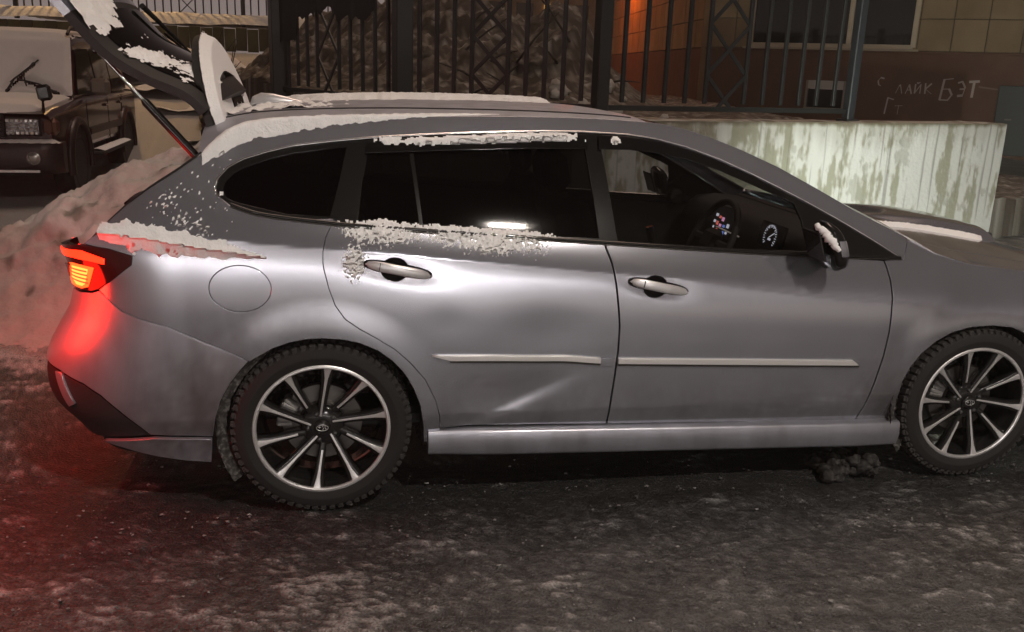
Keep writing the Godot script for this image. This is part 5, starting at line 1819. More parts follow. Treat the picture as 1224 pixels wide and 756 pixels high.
func build_building() -> void:
	var b := thing("apartment_building", "tan tiled building with brown base and graffiti behind the fence", "building")
	var bn := Vector3(-0.617, 0, 0.787)
	var tile_m := [plaster(0.30, 0.215, 0.125, 61), plaster(0.28, 0.20, 0.115, 62), plaster(0.32, 0.23, 0.135, 63)]
	var base_m := plaster(0.17, 0.085, 0.055, 64)
	var bs := Basis(BR, Vector3.UP, bn)
	# brown base
	var hole_x0 := 1.83; var hole_x1 := 2.47   # cellar window
	var mb := MB.new()
	for q in [[0.0, hole_x0, 0.0, 2.10], [hole_x0, hole_x1, 0.0, 1.13], [hole_x0, hole_x1, 1.60, 2.10], [hole_x1, 9.0, 0.0, 2.10]]:
		mb.box(BC + BR * ((q[0] + q[1]) * 0.5) + Vector3(0, (q[2] + q[3]) * 0.5, 0) - bn * 0.2, Vector3(q[1] - q[0], q[3] - q[2], 0.4), 0.0, bs)
	obj("base", mb, base_m, b)
	mb = MB.new()
	mb.box(BC + BR * 4.5 + Vector3(0, 4.6, 0) - bn * 0.34, Vector3(9.0, 5.0, 0.5), 0.0, bs)
	obj("wall", mb, mat(lin(0.08, 0.06, 0.04), 0.9), b)
	mb = MB.new()
	mb.box(BC + BR * 4.5 + Vector3(0, 2.095, 0) + bn * 0.01, Vector3(9.0, 0.03, 0.10), 0.005, bs)
	obj("base_ledge", mb, base_m, b)
	# cladding tiles
	var win := Rect2(0.78, 2.17, 2.66, 1.7)
	var tw := 0.50
	for j in 7:
		for i in 18:
			var x0 := i * tw; var y0 := 2.115 + j * tw
			var r := Rect2(x0 + 0.006, y0 + 0.006, tw - 0.012, tw - 0.012)
			var pieces := [r]
			if r.intersects(win):
				pieces = []
				if r.position.x < win.position.x: pieces.append(Rect2(r.position.x, r.position.y, win.position.x - r.position.x, r.size.y))
				if r.end.x > win.end.x: pieces.append(Rect2(win.end.x, r.position.y, r.end.x - win.end.x, r.size.y))
				if r.position.y < win.position.y: pieces.append(Rect2(max(r.position.x, win.position.x), r.position.y, min(r.end.x, win.end.x) - max(r.position.x, win.position.x), win.position.y - r.position.y))
			for p in pieces:
				if p.size.x < 0.02 or p.size.y < 0.02: continue
				mb = MB.new()
				mb.box(BC + BR * p.get_center().x + Vector3(0, p.get_center().y, 0) - bn * (0.06 + 0.004 * sin(i * 5.1 + j * 3.7)), Vector3(p.size.x, p.size.y, 0.05), 0.006, bs)
				obj("tile", mb, tile_m[(i * 7 + j * 5) % 3], b)
	# big window
	var wc := BC + BR * win.get_center().x + Vector3(0, win.get_center().y, 0)
	var wn := Node3D.new(); wn.name = "window"; b.add_child(wn, true)
	mb = MB.new()
	for q in [[0.0, -0.5, 1.0, 0], [0.0, 0.5, 1.0, 0], [-0.5, 0.0, 0, 1.0], [0.5, 0.0, 0, 1.0], [0.12, 0.0, 0, 1.0]]:
		var sz := Vector3(win.size.x if q[2] > 0 else 0.08, win.size.y if q[3] > 0 else 0.08, 0.08)
		mb.box(wc + BR * (q[0] * win.size.x) + Vector3(0, q[1] * win.size.y, 0) - bn * 0.05, sz, 0.008, bs)
	obj("frame", mb, mat(lin(0.42, 0.34, 0.24), 0.5), wn)
	mb = MB.new()
	mb.box(wc - bn * 0.075, Vector3(win.size.x - 0.05, win.size.y - 0.05, 0.01), 0.0, bs)
	obj("pane", mb, mat(lin(0.008, 0.008, 0.009), 0.04), wn)
	mb = MB.new()
	mb.box(wc + Vector3(0, -win.size.y * 0.5 - 0.05, 0) + bn * 0.02, Vector3(win.size.x + 0.2, 0.035, 0.16), 0.006, bs)
	obj("sill", mb, mat(lin(0.36, 0.29, 0.21), 0.6), wn)
	# cellar window
	var cw := Node3D.new(); cw.name = "cellar_window"; b.add_child(cw, true)
	var cc := BC + BR * ((hole_x0 + hole_x1) * 0.5) + Vector3(0, 1.365, 0)
	mb = MB.new()
	mb.box(cc - bn * 0.10 + Vector3(0, -0.07, 0), Vector3(0.62, 0.32, 0.02), 0.0, bs)
	obj("pane", mb, mat(lin(0.006, 0.006, 0.007), 0.2), cw)
	mb = MB.new()
	mb.box(cc - bn * 0.05 + Vector3(0, 0.165, 0), Vector3(0.64, 0.135, 0.07), 0.006, bs)
	obj("blind_board", mb, mat(lin(0.50, 0.46, 0.42), 0.7), cw)
	mb = MB.new()
	for sx in [-0.31, 0.31]: mb.box(cc - bn * 0.04 + BR * sx, Vector3(0.035, 0.47, 0.09), 0.004, bs)
	mb.box(cc - bn * 0.04 + Vector3(0, -0.232, 0), Vector3(0.66, 0.03, 0.09), 0.004, bs)
	obj("frame", mb, mat(lin(0.28, 0.24, 0.20), 0.7), cw)
	# dark metal door at the right
	var dr := Node3D.new(); dr.name = "cellar_door"; b.add_child(dr, true)
	mb = MB.new()
	mb.box(BC + BR * 5.35 + Vector3(0, 1.08, 0) + bn * 0.02, Vector3(1.1, 1.08, 0.06), 0.008, bs)
	obj("door_leaf", mb, mat(lin(0.022, 0.028, 0.027), 0.55), dr)
	mb = MB.new()
	mb.box(BC + BR * 4.99 + Vector3(0, 1.10, 0) + bn * 0.065, Vector3(0.10, 0.025, 0.03), 0.006, bs)
	obj("door_handle", mb, M.iron, dr)
	# graffiti: scratchy painted strokes
	var gm := mat(lin(0.52, 0.44, 0.40), 0.9)
	graffiti(b, gm, bs, bn)
	# left front, receding
	var ln := Vector3(-0.99, 0, -0.137)
	var lb := Basis(BL, Vector3.UP, BL.cross(Vector3.UP))
	if lb.z.dot(ln) < 0: lb = Basis(-BL, Vector3.UP, (-BL).cross(Vector3.UP))
	mb = MB.new()
	mb.box(BC + BL * 7.0 + Vector3(0, 1.05, 0) - ln * 0.2, Vector3(14.0, 2.10, 0.4), 0.0, lb)
	obj("base", mb, plaster(0.13, 0.06, 0.04, 66), b)
	mb = MB.new()
	mb.box(BC + BL * 7.0 + Vector3(0, 4.6, 0) - ln * 0.34, Vector3(14.0, 5.0, 0.5), 0.0, lb)
	obj("wall", mb, mat(lin(0.08, 0.05, 0.03), 0.9), b)
	for j in 7:
		for i in 14:
			mb = MB.new()
			mb.box(BC + BL * (i + 0.5) + Vector3(0, 2.115 + (j + 0.5) * tw, 0) - ln * (0.06 + 0.004 * sin(i * 4.1 + j * 2.7)), Vector3(0.985, tw - 0.014, 0.05), 0.006, lb)
			obj("tile", mb, tile_m[(i * 7 + j * 5) % 3], b)
	# rounded corner pilaster
	mb = MB.new()
	mb.box(BC + Vector3(-0.02, 2.4, 0.0) - bn * 0.08, Vector3(0.16, 4.8, 0.16), 0.02, bs)
	obj("corner_strip", mb, plaster(0.28, 0.17, 0.09, 68), b)
	# lamp on the left front, above the picture
	var lp := thing("wall_lamp", "orange wall lamp high on the receding front of the tan building", "lamp", BC + BL * 8.0 + Vector3(0, 4.4, 0) + ln * 0.0)
	mb = MB.new()
	mb.tube([Vector3.ZERO, ln * 0.5 + Vector3(0, 0.15, 0)], [0.02, 0.02], 8)
	obj("arm", mb, M.iron, lp)
	mb = MB.new()
	mb.box(ln * 0.6 + Vector3(0, 0.15, 0), Vector3(0.3, 0.08, 0.2), 0.03, lb)
	obj("lamp_head", mb, M.iron, lp)
	mb = MB.new()
	mb.box(ln * 0.6 + Vector3(0, 0.10, 0), Vector3(0.24, 0.02, 0.15), 0.005, lb)
	obj("lamp_glass", mb, glow(Color(1.0, 0.5, 0.12), 6.0), lp)
	var o := OmniLight3D.new()
	o.light_color = Color(1.0, 0.45, 0.10); o.light_energy = ORANGE_E; o.light_size = 0.1; o.omni_range = 40; o.omni_attenuation = 2; o.shadow_enabled = true
	o.position = lp.position + ln * 0.6 + Vector3(0, 0.04, 0)
	o.name = "wall_lamp_light"
	add_child(o, true)

const ORANGE_E := 5.0

func graffiti(b: Node3D, gm: Material, bs: Basis, bn: Vector3) -> void:
	# letters drawn as brush strokes: each a list of polylines in a unit box
	var L := {
		"С": [[[0.9, 0.9], [0.4, 1.0], [0.05, 0.6], [0.2, 0.1], [0.5, 0.0]]],
		"Л": [[[0.0, 0.0], [0.35, 0.9], [0.5, 1.0], [0.75, 0.0]]],
		"А": [[[0.0, 0.0], [0.4, 1.0], [0.8, 0.0]], [[0.18, 0.4], [0.65, 0.4]]],
		"Й": [[[0.0, 1.0], [0.0, 0.0], [0.7, 1.0], [0.7, 0.0]], [[0.2, 1.2], [0.35, 1.12], [0.55, 1.25]]],
		"К": [[[0.0, 1.0], [0.05, 0.0]], [[0.65, 1.0], [0.05, 0.45], [0.75, 0.0]]],
		"Б": [[[0.8, 1.0], [0.15, 0.95], [0.0, 0.0], [0.6, 0.0], [0.85, 0.25], [0.6, 0.52], [0.1, 0.5]]],
		"Э": [[[0.0, 0.9], [0.4, 1.0], [0.75, 0.6], [0.6, 0.1], [0.1, 0.05]], [[0.25, 0.5], [0.72, 0.52]]],
		"Т": [[[0.0, 0.95], [0.9, 1.0]], [[0.45, 1.0], [0.4, 0.0]]],
		"В": [[[0.05, 0.0], [0.1, 1.0], [0.6, 0.85], [0.15, 0.5], [0.7, 0.3], [0.05, 0.0]]],
		"Г": [[[0.05, 0.0], [0.2, 1.0], [0.75, 0.9]]],
	}
	# [letter, x along the front, y, width, height]
	var wr := [["С", 2.98, 1.55, 0.10, 0.13], ["Л", 3.28, 1.44, 0.12, 0.13], ["А", 3.43, 1.44, 0.11, 0.14], ["Й", 3.57, 1.45, 0.11, 0.14], ["К", 3.72, 1.45, 0.13, 0.16],
		["Б", 3.96, 1.36, 0.19, 0.34], ["Э", 4.20, 1.42, 0.14, 0.24], ["Т", 4.36, 1.42, 0.15, 0.25], ["Г", 3.14, 1.10, 0.16, 0.26], ["Т", 3.30, 1.10, 0.12, 0.14]]
	for w in wr:
		var mb := MB.new()
		for st in L[w[0]]:
			var pts := []
			for p in st:
				pts.append(BC + BR * (w[1] + p[0] * w[3] * 1.05) + Vector3(0, w[2] + p[1] * w[4], 0) + bn * 0.004)
			for i in pts.size() - 1:
				var a: Vector3 = pts[i]; var c: Vector3 = pts[i + 1]
				var d := (c - a).normalized(); var s := bn.cross(d).normalized() * (0.015 if w[4] > 0.2 else 0.010) * (0.8 + 0.45 * sin(i * 2.7 + w[1] * 9.0))
				mb.quad(a - s - d * 0.005, a + s - d * 0.005, c + s + d * 0.005, c - s + d * 0.005, bn)
		obj("graffiti_letter", mb, gm, b)
	# long smear after the last letter
	var mb2 := MB.new()
	var a2 := BC + BR * 4.50 + Vector3(0, 1.60, 0) + bn * 0.004; var c2 := BC + BR * 4.78 + Vector3(0, 1.565, 0) + bn * 0.004
	mb2.quad(a2, a2 - Vector3(0, 0.03, 0), c2 - Vector3(0, 0.02, 0), c2, bn)
	obj("graffiti_smear", mb2, mat(lin(0.22, 0.15, 0.12), 0.9), b)

# ================================================================= the parked off-roader behind the bank
func rr_ring(z: float, hw: float, y0: float, y1: float, r: float, tw := 1.0) -> Array:
	# rounded rectangle across the car, narrower by tw at the top
	var o := []
	for q in [[1, 1, 0.0], [-1, 1, PI / 2], [-1, -1, PI], [1, -1, PI * 1.5]]:
		for k in 5:
			var a: float = q[2] + PI / 2 * k / 4.0
			var w: float = hw * (tw if q[1] > 0 else 1.0)
			o.append(Vector3(q[0] * (w - r) + r * cos(a), (y1 - r if q[1] > 0 else y0 + r) + r * sin(a), z))
	return o

func build_suv() -> void:
	var s := thing("off_road_car", "dark red off-road car under snow, parked nose-out behind the snow bank", "car", Vector3(-3.84, 0.0, -6.62))
	s.rotation.y = 0.02
	var body := mat(lin(0.030, 0.006, 0.007), 0.25, 0.2)
	body.clearcoat_enabled = true; body.clearcoat = 0.6; body.clearcoat_roughness = 0.1
	var grey := mat(lin(0.032, 0.020, 0.019), 0.4, 0.2)
	var mb := MB.new()
	mb.loft([rr_ring(-0.06, 0.86, 0.62, 0.93, 0.08), rr_ring(-0.02, 0.88, 0.60, 0.98, 0.08), rr_ring(-0.20, 0.91, 0.55, 1.03, 0.09), rr_ring(-0.9, 0.925, 0.52, 1.07, 0.10), rr_ring(-1.35, 0.93, 0.50, 1.10, 0.10), rr_ring(-3.0, 0.93, 0.50, 1.10, 0.09), rr_ring(-4.5, 0.92, 0.52, 1.10, 0.09), rr_ring(-4.7, 0.88, 0.55, 1.05, 0.09)], true)
	obj("body", mb, body, s)
	mb = MB.new()
	mb.loft([rr_ring(-1.38, 0.80, 1.06, 1.10, 0.02), rr_ring(-1.52, 0.80, 1.06, 1.26, 0.05, 0.97), rr_ring(-1.75, 0.81, 1.06, 1.56, 0.08, 0.92), rr_ring(-1.98, 0.81, 1.06, 1.80, 0.10, 0.86), rr_ring(-2.4, 0.81, 1.06, 1.86, 0.11, 0.84), rr_ring(-4.2, 0.81, 1.06, 1.85, 0.11, 0.84), rr_ring(-4.62, 0.78, 1.06, 1.72, 0.11, 0.86)], true)
	obj("cabin", mb, body, s)
	# side windows with frames
	var glass := mat(lin(0.006, 0.006, 0.006), 0.06)
	for sd in [1.0, -1.0]:
		for q in [[-1.80, -2.55, -1.50], [-2.62, -3.45, -2.62], [-3.52, -4.42, -3.52]]:
			mb = MB.new()
			var a := Vector3(0.822 * sd, 1.13, q[2]); var b := Vector3(0.822 * sd, 1.13, q[1])
			var c := Vector3(0.735 * sd, 1.68, q[1]); var d := Vector3(0.735 * sd, 1.68, q[0])
			if q[2] == -1.50: a = Vector3(0.822 * sd, 1.13, -1.52); d = Vector3(0.735 * sd, 1.68, -1.90)
			mb.quad(a, b, c, d, Vector3(sd, 0.1, 0))
			obj("side_window", mb, glass, s)
		# door shut lines and handles
		for z in [-1.42, -2.58, -3.48]:
			mb = MB.new()
			mb.box(Vector3(0.93 * sd, 0.80, z), Vector3(0.008, 0.55, 0.012), 0.0)
			obj("door_seam", mb, M.black_matt, s)
		for z in [-2.42, -3.32]:
			mb = MB.new()
			mb.box(Vector3(0.945 * sd, 0.98, z), Vector3(0.03, 0.035, 0.16), 0.01)
			obj("door_handle", mb, body, s)
		mb = MB.new()
		mb.box(Vector3(0.94 * sd, 0.70, -2.45), Vector3(0.03, 0.09, 2.0), 0.012)
		obj("side_moulding", mb, grey, s)
		mb = MB.new()
		mb.box(Vector3(0.97 * sd, 0.43, -2.4), Vector3(0.20, 0.05, 1.85), 0.015)
		var st := obj("side_step", mb, M.black_matt, s)
		mb = MB.new()
		var P := []; 
		for j in 5:
			for i in 41:
				var z := lerpf(-1.55, -3.25, i / 40.0)
				P.append(Vector3((0.89 + 0.18 * j / 4.0) * sd, 0.458 + 0.022 * sin(PI * j / 4.0) * (1.0 + n_fine.get_noise_2d(z * 60, j * 9.0)), z))
		mb.grid(P, 41, 5, Vector3(0, 1, 0))
		obj("step_snow", mb, M.snow, s)
		# wheels with flared arches
		for z in [-0.92, -3.72]:
			var w := Node3D.new(); w.name = "wheel"; s.add_child(w, true)
			w.position = Vector3(0.925 * sd, 0.37, z); w.rotation.y = PI / 2 if sd > 0 else -PI / 2
			mb = MB.new()
			mb.lathe(Vector3.ZERO, [[0.22, -0.02], [0.24, 0.0], [0.30, 0.012], [0.35, 0.0], [0.372, -0.03], [0.374, -0.2], [0.34, -0.23], [0.22, -0.22]], 40, true)
			obj("tyre", mb, M.rubber, w)
			mb = MB.new()
			mb.lathe(Vector3.ZERO, [[0.0, -0.03], [0.07, -0.03], [0.08, -0.05], [0.19, -0.055], [0.215, -0.01], [0.225, -0.02]], 36, false)
			for k in 6:
				var a := TAU * k / 6
				mb.box(Vector3(cos(a) * 0.13, sin(a) * 0.13, -0.035), Vector3(0.17, 0.055, 0.03), 0.01, Basis(Vector3(0, 0, 1), a))
			obj("rim", mb, mat(lin(0.32, 0.30, 0.29), 0.4, 0.7), w)
			# dark hollow above the tyre and the flare round it
			mb = MB.new()
			mb.lathe(Vector3(0, 0.03, 0.012), [[0.0, -0.005], [0.435, -0.005], [0.436, -0.02]], 36, false)
			obj("arch_hollow", mb, M.black_matt, w)
			mb = MB.new()
			var rings := []
			for k in 25:
				var a := lerpf(-0.25, PI + 0.25, k / 24.0)
				var d := Vector3(cos(a), sin(a), 0)
				var ring := []
				for e in [[0.425, -0.02], [0.425, 0.035], [0.44, 0.055], [0.475, 0.05], [0.51, 0.02], [0.515, -0.02]]:
					ring.append(Vector3(0, 0.03, 0) + d * e[0] + Vector3(0, 0, e[1]))
				rings.append(ring)
			mb.loft(rings, true)
			obj("arch_flare", mb, grey, w)
		# lamps
		var hl := Node3D.new(); hl.name = "headlight"; s.add_child(hl, true)
		mb = MB.new()
		mb.box(Vector3(0.60 * sd, 0.845, -0.03), Vector3(0.36, 0.20, 0.10), 0.03, Basis(Vector3.UP, 0.12 * sd))
		obj("housing", mb, mat(lin(0.10, 0.09, 0.09), 0.2, 0.8), hl)
		mb = MB.new()
		for j in 4:
			for i in 7:
				mb.box(Vector3((0.46 + 0.045 * i) * sd, 0.78 + 0.043 * j, 0.036 - 0.006 * i), Vector3(0.038, 0.036, 0.02), 0.006, Basis(Vector3(1, 1, 0).normalized(), 0.5 * sin(i * 3.1 + j * 5.3)))
		obj("reflector_facet", mb, mat(lin(0.75, 0.72, 0.70), 0.12, 0.9), hl).set_meta("kind", "stuff")
		mb = MB.new()
		mb.box(Vector3(0.85 * sd, 0.845, -0.11), Vector3(0.16, 0.20, 0.16), 0.05, Basis(Vector3.UP, 0.5 * sd))
		obj("turn_signal", mb, mat(lin(0.16, 0.08, 0.06), 0.15, 0.3), hl)
		mb = MB.new()
		var fo := obj("fog_lamp", MB.new(), M.chrome, s)
		mb.lathe(Vector3.ZERO, [[0.0, 0.012], [0.03, 0.010], [0.05, 0.0], [0.055, 0.012], [0.07, 0.004], [0.072, -0.02]], 24, false)
		fo.mesh = mb.mesh(mat(lin(0.4, 0.38, 0.36), 0.25, 0.7)); fo.position = Vector3(0.70 * sd, 0.52, 0.105)
		# mirrors
		mb = MB.new()
		mb.box(Vector3(1.06 * sd, 1.23, -1.62), Vector3(0.24, 0.20, 0.11), 0.04, Basis(Vector3.UP, -0.2 * sd))
		var dm := obj("door_mirror", mb, mat(lin(0.22, 0.19, 0.16), 0.35, 0.4), s)
		mb = MB.new()
		mb.box(Vector3(0.95 * sd, 1.16, -1.62), Vector3(0.12, 0.05, 0.06), 0.01)
		obj("mirror_foot", mb, M.black_matt, dm)
	# bonnet corner mirror
	mb = MB.new()
	mb.tube([Vector3(0.76, 1.02, -0.22), Vector3(0.77, 1.10, -0.19), Vector3(0.80, 1.16, -0.17)], [0.018, 0.013, 0.013], 8)
	mb.box(Vector3(0.80, 1.20, -0.16), Vector3(0.15, 0.17, 0.08), 0.03, Basis(Vector3(0, 0, 1), 0.15))
	obj("wing_mirror", mb, M.black_gloss, s)
	# bumper, grille
	mb = MB.new()
	mb.loft([bump_ring(-1.0), bump_ring(-0.94), bump_ring(-0.8), bump_ring(-0.4), bump_ring(0.0), bump_ring(0.4), bump_ring(0.8), bump_ring(0.94), bump_ring(1.0)], true)
	obj("front_bumper", mb, grey, s)
	mb = MB.new()
	mb.box(Vector3(0, 0.38, 0.09), Vector3(1.5, 0.03, 0.02), 0.005)
	obj("bumper_strip", mb, M.satin, s)
	for k in 5:
		mb = MB.new()
		mb.box(Vector3(0, 0.775 + 0.038 * k, 0.0), Vector3(0.78, 0.020, 0.05), 0.006)
		obj("grille_bar", mb, mat(lin(0.12, 0.10, 0.10), 0.3, 0.6), s)
	mb = MB.new()
	mb.box(Vector3(0, 0.85, -0.035), Vector3(0.82, 0.24, 0.05), 0.01)
	obj("grille", mb, M.black_matt, s)
	# wipers
	for q in [[Vector3(0.05, 1.15, -1.40), Vector3(0.12, 1.30, -1.51), Vector3(0.33, 1.47, -1.60)], [Vector3(0.62, 1.15, -1.40), Vector3(0.40, 1.25, -1.47), Vector3(0.17, 1.30, -1.50)]]:
		mb = MB.new()
		mb.tube(q, [0.014, 0.011, 0.009], 6)
		mb.tube([q[1] + Vector3(-0.12, -0.10, 0.02), q[2] + Vector3(0.06, 0.06, 0.0)], [0.009, 0.009], 6)
		obj("wiper", mb, M.black_matt, s)
	# roof rails
	for sd in [1.0, -1.0]:
		mb = MB.new()
		mb.tube([Vector3(0.62 * sd, 1.85, -2.1), Vector3(0.62 * sd, 1.93, -2.25), Vector3(0.62 * sd, 1.93, -4.1), Vector3(0.62 * sd, 1.85, -4.25)], [0.02, 0.022, 0.022, 0.02], 8)
		obj("roof_rail", mb, M.black_matt, s)
	# snow on bonnet, windscreen, roof and bumper
	var base := s.position
	var sy := s.transform
	var put := func(called, label, u0, u1, v0, v1, fp, fh, hint):
		var o = snow(called, label, u0, u1, v0, v1, 0.022, fp, func(_u, _v): return hint, fh, hint)
		o.transform = sy
		o.mesh.surface_set_material(0, M.snow_old)
	put.call("bonnet_cover_snow", "smooth snow blanket on the dark red car's bonnet", -0.90, 0.90, -1.42, -0.03, func(x, z): return Vector3(x, pl([-1.42, -0.9, -0.2, -0.02], [1.10, 1.07, 1.03, 0.985], z) - 0.05 * pow(abs(x) / 0.92, 4.0), z), func(x, z):
		return min(0.055, min(0.80 + 0.05 * n_mid.get_noise_2d(z * 20, 1.0) - abs(x), min(-0.06 - z + 0.03 * n_mid.get_noise_2d(x * 20, 4.0), z + 1.45)) * 0.5) + 0.008 * frac_noise(x * 9, z * 9), Vector3(0, 1, 0))
	put.call("windscreen_snow", "snow sheet covering the dark red car's windscreen", -0.80, 0.80, 0.0, 0.78, func(x, v): return Vector3(x * (1.0 - 0.13 * v / 0.78), 1.12 + 0.70 * v / 0.78, -1.40 - 0.56 * v / 0.78), func(x, v):
		var gap := 1.0
		for q in [[0.05, 0.05, 0.33, 0.40], [0.62, 0.03, 0.17, 0.20]]:
			var a := Vector2(q[0], q[1]); var b := Vector2(q[2], q[3])
			var t: float = clampf((Vector2(x, v) - a).dot(b - a) / (b - a).length_squared(), 0, 1)
			gap = min(gap, Vector2(x, v).distance_to(a.lerp(b, t)) - 0.028)
		return min(gap * 0.5, min(0.03, min(0.775 - abs(x), min(v + 0.01, 0.76 - v)) * 0.5)) + 0.005 * frac_noise(x * 9, v * 9), Vector3(0, 0.62, 0.78))
	put.call("car_roof_snow", "thick snow lying on the dark red car's roof", -0.70, 0.70, -4.5, -1.95, func(x, z): return Vector3(x, pl([-4.5, -2.4, -1.95], [1.85, 1.86, 1.79], z) - 0.03 * pow(abs(x) / 0.7, 3.0), z), func(x, z):
		return min(0.09, min(0.64 - abs(x), min(-2.0 - z, z + 4.5)) * 0.6) + 0.015 * frac_noise(x * 8, z * 8), Vector3(0, 1, 0))
	put.call("bumper_snow", "ledge of snow on the dark red car's front bumper", -0.95, 0.95, -0.03, 0.11, func(x, z): return Vector3(x, 0.675, z - 0.10 * pow(abs(x) / 0.95, 3.0)), func(x, z):
		return min(0.04, min(0.93 - abs(x), min(z + 0.03, 0.105 - z)) * 0.8) + 0.010 * frac_noise(x * 20, z * 20), Vector3(0, 1, 0))

func bump_ring(t: float) -> Array:
	var x := 0.95 * t
	var zf: float = 0.10 - 0.10 * pow(abs(t), 3.0) - (0.12 if abs(t) > 0.99 else 0.0)
	var zb := -0.25
	return [Vector3(x, 0.68, zb), Vector3(x, 0.68, zf - 0.03), Vector3(x, 0.665, zf), Vector3(x, 0.60, zf + 0.012), Vector3(x, 0.46, zf + 0.012), Vector3(x, 0.40, zf - 0.01), Vector3(x, 0.34, zf - 0.05), Vector3(x, 0.34, zb)]

# ================================================================= far left slope
func build_far_left() -> void:
	# plank wall with a railing on the snowy slope
	var z := -17.3
	var w := thing("plank_wall", "low weathered plank wall holding the snowy slope under the far railing", "wall")
	for k in 34:
		var x := -7.0 + 0.24 * k
		var mb := MB.new()
		mb.box(Vector3(x, 2.02 + 0.015 * sin(k * 3.1), z + 0.01 * sin(k * 5.7)), Vector3(0.232, 0.48, 0.05), 0.006, Basis(Vector3(0, 0, 1), 0.01 * sin(k * 2.3)))
		obj("plank", mb, [M.plank_a, M.plank_b][k % 2], w)
	var f := thing("far_railing", "distant dark bar railing with lattice strips above the plank wall", "fence")
	for x in [-6.6, -4.3, -1.95, 0.4]:
		var mb := MB.new()
		mb.box(Vector3(x, 3.0, z - 0.5), Vector3(0.09, 1.4, 0.09), 0.01)
		obj("post", mb, M.fence, f)
	for s in 3:
		var x0: float = [-6.6, -4.3, -1.95][s]; var x1: float = [-4.3, -1.95, 0.4][s]
		for y in [2.52, 3.6]:
			var mb := MB.new()
			mb.box(Vector3((x0 + x1) * 0.5, y, z - 0.5), Vector3(x1 - x0 - 0.09, 0.05, 0.04), 0.005)
			obj("rail", mb, M.fence, f)
		for k in 13:
			if k in [6]: continue
			var mb := MB.new()
			mb.box(Vector3(lerpf(x0, x1, (k + 1.0) / 14.0), 3.06, z - 0.5), Vector3(0.03, 1.06, 0.03), 0.004)
			obj("bar", mb, M.fence, f)
		var xa := lerpf(x0, x1, 6.0 / 14.0); var xb := lerpf(x0, x1, 8.0 / 14.0)
		for j in 3:
			for sg in [-1.0, 1.0]:
				var mb := MB.new()
				var ww := xb - xa
				mb.box(Vector3((xa + xb) * 0.5, 2.55 + ww * (j + 0.5), z - 0.5 + 0.006 * sg), Vector3(ww * 1.38, 0.022, 0.012), 0.002, Basis(Vector3(0, 0, 1), sg * PI / 4))
				obj("lattice_bar", mb, M.fence, f)
	# snow shelf above the planks
	var fh := func(x, zz): return 2.28 + 0.26 * sm(z + 0.1, z - 0.35, zz) + 0.06 * n_mid.get_noise_2d(x * 9, zz * 30) 
	structure(mound("snow_shelf", span(-8.0, 1.6, 90), span(z - 9.0, z - 0.03, 60), fh, func(_x, _z, _h): return Color(0.72, 0.72, 0.70), M.bank, -9.0), "snow lying on the ground above the plank wall")
	# snow heaps and dark clutter on the slope
	var heaps := [[-2.3, -14.6, 1.0, 0.75], [-1.6, -13.2, 0.8, 0.55], [-3.4, -15.6, 1.2, 0.6], [-0.9, -15.0, 0.9, 0.6], [-1.35, -11.4, 0.55, 0.42]]
	for i in heaps.size():
		var q: Array = heaps[i]
		var hh := func(x, zz):
			var d := Vector2((x - q[0]) / q[2], (zz - q[1]) / q[2]).length()
			return terrain(q[0], q[1]) + q[3] * exp(-d * d * 1.6) - 0.12 + 0.12 * n_mid.get_noise_2d(x * 18, zz * 18)
		var o := mound("snow_heap", span(q[0] - 1.6 * q[2], q[0] + 1.6 * q[2], 40), span(q[1] - 1.6 * q[2], q[1] + 1.6 * q[2], 40), hh, func(x, zz, _h): return Color(0.7, 0.69, 0.66).lerp(Color(0.2, 0.17, 0.13), sm(0.18, 0.4, n_mid.get_noise_2d(x * 26, zz * 26))), M.bank, -9.0)
		tag(o, ["rounded snow heap right below the plank wall", "smaller snow heap halfway down the far slope", "broad snow heap at the left end of the plank wall", "snow heap beside the thick left fence post", "low snow heap nearest the car on the far slope"][i], "snow heap", "snow heaps on the far slope")
	for i in 2:
		var x: float = [-2.25, -1.75][i]; var zz: float = [-13.6, -12.4][i]
		var mb := MB.new()
		var y := terrain(x, zz)
		for k in 9:
			var a := rng.randf() * TAU
			var d := Vector3(cos(a) * 0.35, 1.0, sin(a) * 0.35).normalized()
			var l := rng.randf_range(0.5, 1.3)
			mb.tube([Vector3(x, y, zz), Vector3(x, y, zz) + d * l * 0.5, Vector3(x, y, zz) + (d + Vector3(cos(a) * 0.2, 0, 0)).normalized() * l], [0.02, 0.013, 0.005], 5)
			mb.tube([Vector3(x, y, zz) + d * l * 0.5, Vector3(x, y, zz) + d * l * 0.5 + Vector3(sin(k * 9.1) * 0.25, 0.2, cos(k * 5.3) * 0.2)], [0.009, 0.004], 5)
		var o := obj("bare_bush", mb, M.twig)
		tag(o, ["taller bare bush in the snow of the far slope", "shorter bare bush among dark clutter on the far slope"][i], "bush", "bare bushes on the far slope")
	for i in 5:
		var mb := MB.new()
		var x: float = [-1.55, -1.9, -1.25, -1.6, -2.0][i]; var zz: float = [-12.0, -11.6, -11.2, -10.6, -13.0][i]
		mb.box(Vector3(x, terrain(x, zz) + 0.22, zz), Vector3(0.55, 0.10, 0.35), 0.03, Basis(Vector3(0.3, 0.2, 1).normalized(), 0.3 + i * 0.4))
		mb.box(Vector3(x + 0.2, terrain(x, zz) + 0.12, zz + 0.1), Vector3(0.35, 0.22, 0.2), 0.03, Basis(Vector3.UP, i * 1.1))
		tag(obj("broken_board", mb, M.plank_b), "dark broken board lying in the snow of the far slope", "board", "broken boards on the far slope")
	# lamp lighting that slope, standing off to the left of the picture
	street_lamp(Vector3(-6.0, 1.9, -21.5), Vector3(0.5, 0, 0.86), "tall street lamp beyond the dark red car lighting the far slope", Color(1.0, 0.78, 0.50), SLOPE_E, 6.0)
